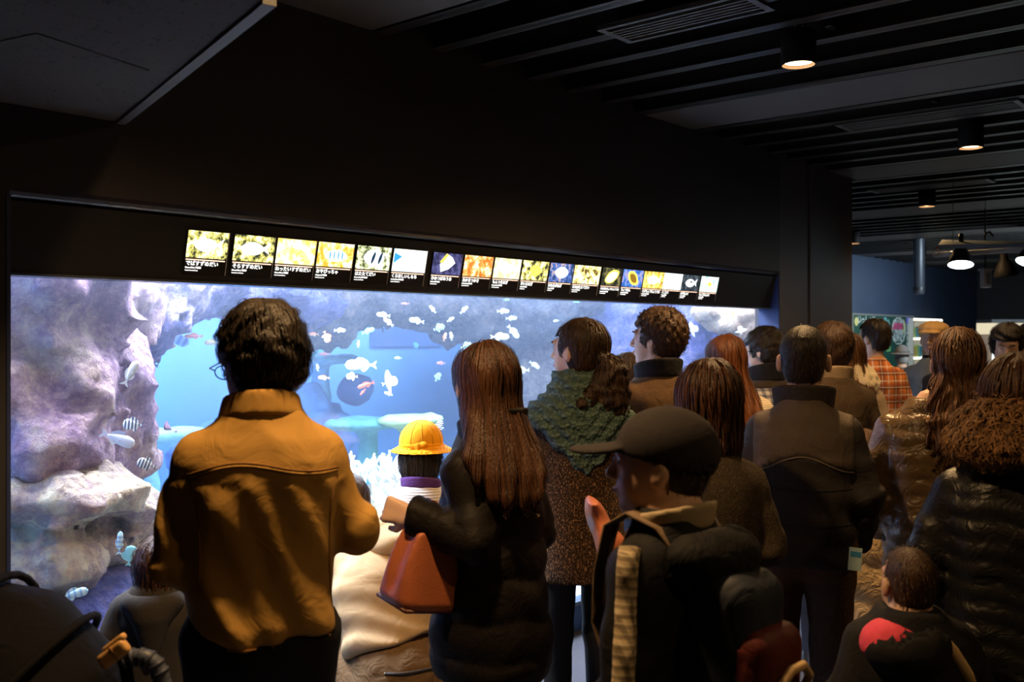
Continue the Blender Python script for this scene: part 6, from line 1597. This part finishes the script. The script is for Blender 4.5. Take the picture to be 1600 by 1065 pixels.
# --- squatting adult in the cream hooded top
def squat():
    px, t = 618, 3.72; xy = at(px, t); d = dirxy(px); ray = math.degrees(math.atan2(d[1], d[0])); yaw = ray + 30 - 90
    pel = np.array([0.0, -.06, .36]); chs = np.array([-.01, .10, .66]); nk = np.array([-.02, .25, .84]); hc = np.array([-.03, .34, .93])
    Rf = rotm(0, -30, 0)
    HL, KL, AL = np.array([-.10, -.03, .33]), np.array([-.20, .33, .42]), np.array([-.15, .10, .07])
    HR, KR, AR = np.array([.10, -.03, .33]), np.array([.20, .33, .42]), np.array([.15, .10, .07])
    SL, EL, WL_ = np.array([-.17, .18, .76]), np.array([-.26, .34, .58]), np.array([-.14, .52, .62])
    SR, ER, WR_ = np.array([.17, .18, .76]), np.array([.26, .34, .58]), np.array([.14, .52, .62])
    def tor(p_, i=0.):
        q = p_ * np.array([.80, 1, 1], np.float32); sc = lambda v: v * np.array([.80, 1, 1])
        d = smin(cone(q, sc(pel), sc(chs), .135 + i, .135 + i), cone(q, sc(chs), sc(nk), .135 + i, .075 + i), .05); return d
    def body(p_):
        d = tor(p_, -.02)
        for h_, k_, a_ in ((HL, KL, AL), (HR, KR, AR)):
            l = smin(cone(p_, h_, k_, .085, .058), cone(p_, k_, a_, .055, .038), .03); f0 = a_ + [0, -.02, -.035]; l = smin(l, cone(p_, f0, f0 + np.array([0, .17, 0]), .035, .03), .03); d = smin(d, l, .03)
        for i, (s_, e_, w_) in enumerate(((SL, EL, WL_), (SR, ER, WR_))):
            d = smin(d, smin(cone(p_, s_, e_, .048, .038), cone(p_, e_, w_, .037, .027), .02), .03)
            d = smin(d, hand_sd(p_, w_, w_ - e_, (1 if i == 0 else -1, 0, -.3), 1, .4, 1 - 2 * i), .012)
        d = smin(d, cone(p_, nk, hc + [0, -.03, -.03], .06, .053), .03)
        return smin(d, sub(p_, hc, .22, lambda q: head_sd((q - hc.astype(np.float32)) @ Rf)), .012)
    ax = [nodes_axis(-.36, .36, .015, [(-.16, .12, .008)]), nodes_axis(-.3, .75, .015, [(.2, .5, .008)]), nodes_axis(-.01, 1.08, .015, [(.8, 1.06, .008)])]
    P, F = isosurface(body, ax); P = relax(P, F, 1)
    root = link('person', raw_mesh(P, F), SK1, None, (xy[0], xy[1], 0), (0, 0, R(yaw)))
    tag(root, 'adult squatting low in a cream hooded top and brown trousers, behind the tote bag', 'person')
    M_cr = cloth('cream_cotton', (.62, .43, .23), .85, 300, .3, .08, .5, 0, 6)
    def top(p_):
        d = tor(p_, .022)
        for s_, e_, w_ in ((SL, EL, WL_), (SR, ER, WR_)):
            dd = (w_ - e_) / np.linalg.norm(w_ - e_); w2 = w_ - dd * .02
            d = smin(d, smin(cone(p_, s_, e_, .066, .055), cone(p_, e_, w2, .055, .045), .02), .04)
        along = (p_ @ np.array([.2, .35, .9], np.float32)); 
        d = d + .006 * np.sin(along * 62 + 5 * np.sin(p_[:, 0] * 7 + 1) + 2 * p_[:, 1] * 9) * np.clip((.80 - p_[:, 2]) * 3.5, 0, 1) + folds(p_, 7, 9, .004)
        ax_ = (chs - pel) / np.linalg.norm(chs - pel); hemd = .11 - ((p_ - pel.astype(np.float32)) @ ax_.astype(np.float32))
        return smax(d, hemd + .02 * np.sin(p_[:, 0] * 22) * .5, .01)
    sdf_obj('hooded_top', top, box_ax((-.42, -.30, .2), (.42, .62, 1.0), .010), M_cr, root)
    def hood(p_):
        d = smin(ell(p_, (-.01, .16, .875), (.135, .10, .075)), ell(p_, (.02, .07, .835), (.10, .09, .06)), .05)
        return smax(d, -ell(p_, (-.02, .24, .93), (.10, .10, .08)), .02) + folds(p_, 12, 16, .008)
    sdf_obj('hood', hood, box_ax((-.2, -.08, .72), (.2, .34, 1.0), .008), M_cr, root)
    M_bt = cloth('brown_corduroy', (.17, .10, .045), .85, 200, .4, .2, .9, 0, 12)
    def tr_(p_):
        d = smin(ell(p_, (0, -.06, .33), (.19, .16, .15)), ell(p_, (0, -.03, .42), (.19, .165, .12)), .03)
        for h_, k_, a_ in ((HL, KL, AL), (HR, KR, AR)): d = smin(d, smin(cone(p_, h_, k_, .105, .075), cone(p_, k_, a_, .072, .055), .03), .03)
        d = d + folds(p_, 5, 12, .008); return np.maximum(d, np.maximum(.09 - p_[:, 2], p_[:, 2] - .56))
    sdf_obj('trousers', tr_, box_ax((-.34, -.28, .05), (.34, .46, .56), .012), M_bt, root)
    def hair(p_):
        q = (p_ - hc.astype(np.float32)) @ Rf; return hair_sd('short')(q, q)
    sdf_obj('hair', hair, box_ax(hc - .16, hc + .17, .008), H_DARK, root)
    b = MB()
    def bp_(x, z):
        ys = np.linspace(-.4, 0, 300, dtype=np.float32); q = np.stack([np.full_like(ys, x), ys, np.full_like(ys, z)], -1); i = np.nonzero(tr_(q) < 0)[0]; return Vector((x, float(ys[i[0]]) - .003 if len(i) else -.15, z))
    for k in range(14):
        c = bp_(-.13 + .02 * k, .425); b.lathe([(.0001, -.004), (.004, -.002), (.004, .002), (.0001, .004)], 6, c)
    tag(b.build('belt_studs', plain('stud_metal', (.5, .4, .25), .3, metal=.9), root, True))
    MB().tube([bp_(-.13 + .026 * k, .425) for k in range(11)], .006, 6).build('belt', plain('belt_leather', (.03, .018, .01), .7), root, True)
    for a_ in (AL, AR):
        f0 = a_ + [0, -.03, -.033]; f1 = a_ + [0, .16, -.036]
        sdf_obj('shoe', lambda p_: np.maximum(smin(cone(p_, f0, f1, .045, .04), cone(p_, f0, a_ + [0, 0, .03], .045, .05), .02), .001 - p_[:, 2]), box_ax(a_ - .12, a_ + [.09, .24, .1], .012), M_shoe, root)
squat()

# --- small red bag of the shopper and stroller
q = at(1402, 8.6)
rb = empty('red_bag', (q[0], q[1], .86), FA, label='small dark red bag seen between the plaid shirt and the grey jacket', cat='bag')
wpart(rb, 'bag_body', lambda p_: rbox(p_, (0, 0, .12), (.15, .06, .13), .04), (-.18, -.1, -.03), (.18, .1, .28), plain('red_cloth', (.35, .02, .03), .7), .015)
MB().tube([(-.1, 0, .24), (-.06, 0, .45), (.06, 0, .45), (.1, 0, .24)], .01, 8).build('strap', M_blackcloth, rb, True)
def stroller():
    t = 2.05; q = at(-25, t); S_ = empty('stroller', (q[0], q[1], 0), FA - R(90), label='black stroller with rounded canopy filling the lower left corner', cat='stroller')
    M_cv = cloth('stroller_cloth', (.008, .008, .010), .8, 200, .3, .2, .4, spec=.06)
    def cv(p_):
        q = p_ - np.array([-.05, .05, .74], np.float32)
        d = ell(q, (0, 0, 0), (.34, .30, .37)); a = np.arctan2(q[:, 2], q[:, 0]) 
        d = d + .014 * np.abs(np.sin(a * 5.5)) ; d = np.maximum(d, -ell(q, (0, 0, -.01), (.295, .255, .325)))
        return np.maximum(d, -q[:, 2] - .02 - .25 * q[:, 0])
    sdf_obj('canopy', cv, box_ax((-.45, -.32, .55), (.36, .42, 1.16), .014), M_cv, S_)
    for k, a in enumerate((15, 48, 80, 115)):
        pts = []
        for u in np.linspace(0, math.pi, 20):
            r1 = R(a); x = math.cos(r1) * math.sin(u) * .345; z = math.sin(r1) * math.sin(u) * .375; y = math.cos(u) * .305
            pts.append((x - .05, y + .05, z + .74))
        MB().tube(pts, .009, 8).build('canopy_hoop', M_cv, S_, True)
    wpart(S_, 'seat', lambda p_: smin(rbox(p_, (-.03, .05, .50), (.20, .17, .05), .04), rbox(p_, (-.20, .05, .68), (.05, .17, .20), .04), .05), (-.3, -.16, .42), (.2, .26, .92), M_cv, .015)
    M_fr = plain('stroller_frame', (.05, .05, .055), .35, metal=.6)
    for sg in (-1, 1):
        y = .05 + sg * .23
        MB().tube([(-.30, y, .12), (.0, y, .55), (.06, y, .68)], .012, 8).build('side_tube', M_fr, S_, True)
        MB().tube([(.28, y, .12), (.02, y, .50), (-.15, y, .62)], .012, 8).build('cross_tube', M_fr, S_, True)
        for x in (-.30, .28):
            w_ = MB().lathe([(.03, -.012), (.085, -.018), (.10, -.010), (.10, .010), (.085, .018), (.03, .012)], 24, M=Matrix.Rotation(R(90), 4, 'X')).build('wheel', plain('wheel_rubber', (.02, .02, .02), .7), S_, True, loc=(x, y, .101)); MB().lathe([(.0001, -.02), (.035, -.02), (.035, .02), (.0001, .02)], 12, M=Matrix.Rotation(R(90), 4, 'X')).build('hub', M_fr, w_, True)
    MB().tube([(-.15, -.18, .62), (-.46, -.17, .99), (-.46, .27, .99), (-.15, .28, .62)], .012, 8).build('push_bar', M_fr, S_, True)
    # padded bumper bar
    c = P3(212, 1085, 1.98) ; B_ = Matrix.Translation(S_.location) @ Matrix.Rotation(FA - R(90), 4, 'Z'); Bi = B_.inverted()
    pts = [Bi @ P3(a, b, 1.98) for a, b in ((196, 1030), (212, 1025), (228, 1027), (242, 1036), (251, 1052), (254, 1075), (252, 1110), (246, 1150))]
    MB().tube(pts, [.012, .015, .017, .017, .017, .017, .016, .015], 12).build('bumper_bar', plain('bumper_foam', (.07, .085, .13), .5, bstr=.4, bscale=60), S_, True)
    for k in range(9):
        u = k / 9 * (len(pts) - 1); i = int(u); q0 = pts[i].lerp(pts[min(i + 1, len(pts) - 1)], u - i)
        d_ = (pts[min(i + 1, len(pts) - 1)] - pts[i]).normalized()
        MB().tube([q0 - d_ * .0035, q0 + d_ * .0035], .0190, 12).build('foam_rib', plain('foam_rib', (.05, .06, .10), .5), S_, True)
    MB().tube([Bi @ P3(186, 1010, 1.97), Bi @ P3(196, 1040, 1.98), Bi @ P3(208, 1110, 1.98)], .013, 8).build('clip_strap', M_cv, S_, True)
    C_ = empty('stroller_clip', P3(178, 1021, 1.95), FA - R(90), label='beige plastic clip fastened to the front of the stroller', cat='clip'); C_.rotation_euler = (0, R(-38), FA - R(90))
    M_cl = plain('clip_beige', (.70, .40, .14), .45)
    wpart(C_, 'clip_body', lambda p_: rbox(p_, (0, 0, 0), (.033, .012, .016), .009), (-.05, -.03, -.03), (.05, .03, .03), M_cl, .0035)
    wpart(C_, 'clip_jaw', lambda p_: rbox(p_, (.012, .004, .016), (.026, .010, .007), .005), (-.03, -.02, 0), (.05, .03, .03), M_cl, .0035)
    MB().box((.004, -.0128, -.0162), (.007, -.009, .0162)).build('clip_groove', plain('clip_groove', (.35, .2, .07), .6), C_)
stroller()
print('SCRIPT %.1fs  tris %d' % (time.time() - T0, sum(sum(len(p.vertices) - 2 for p in o.data.polygons) if len(o.data.polygons) < 2000 else len(o.data.polygons) * 2 for o in bpy.data.objects if o.type == 'MESH')))
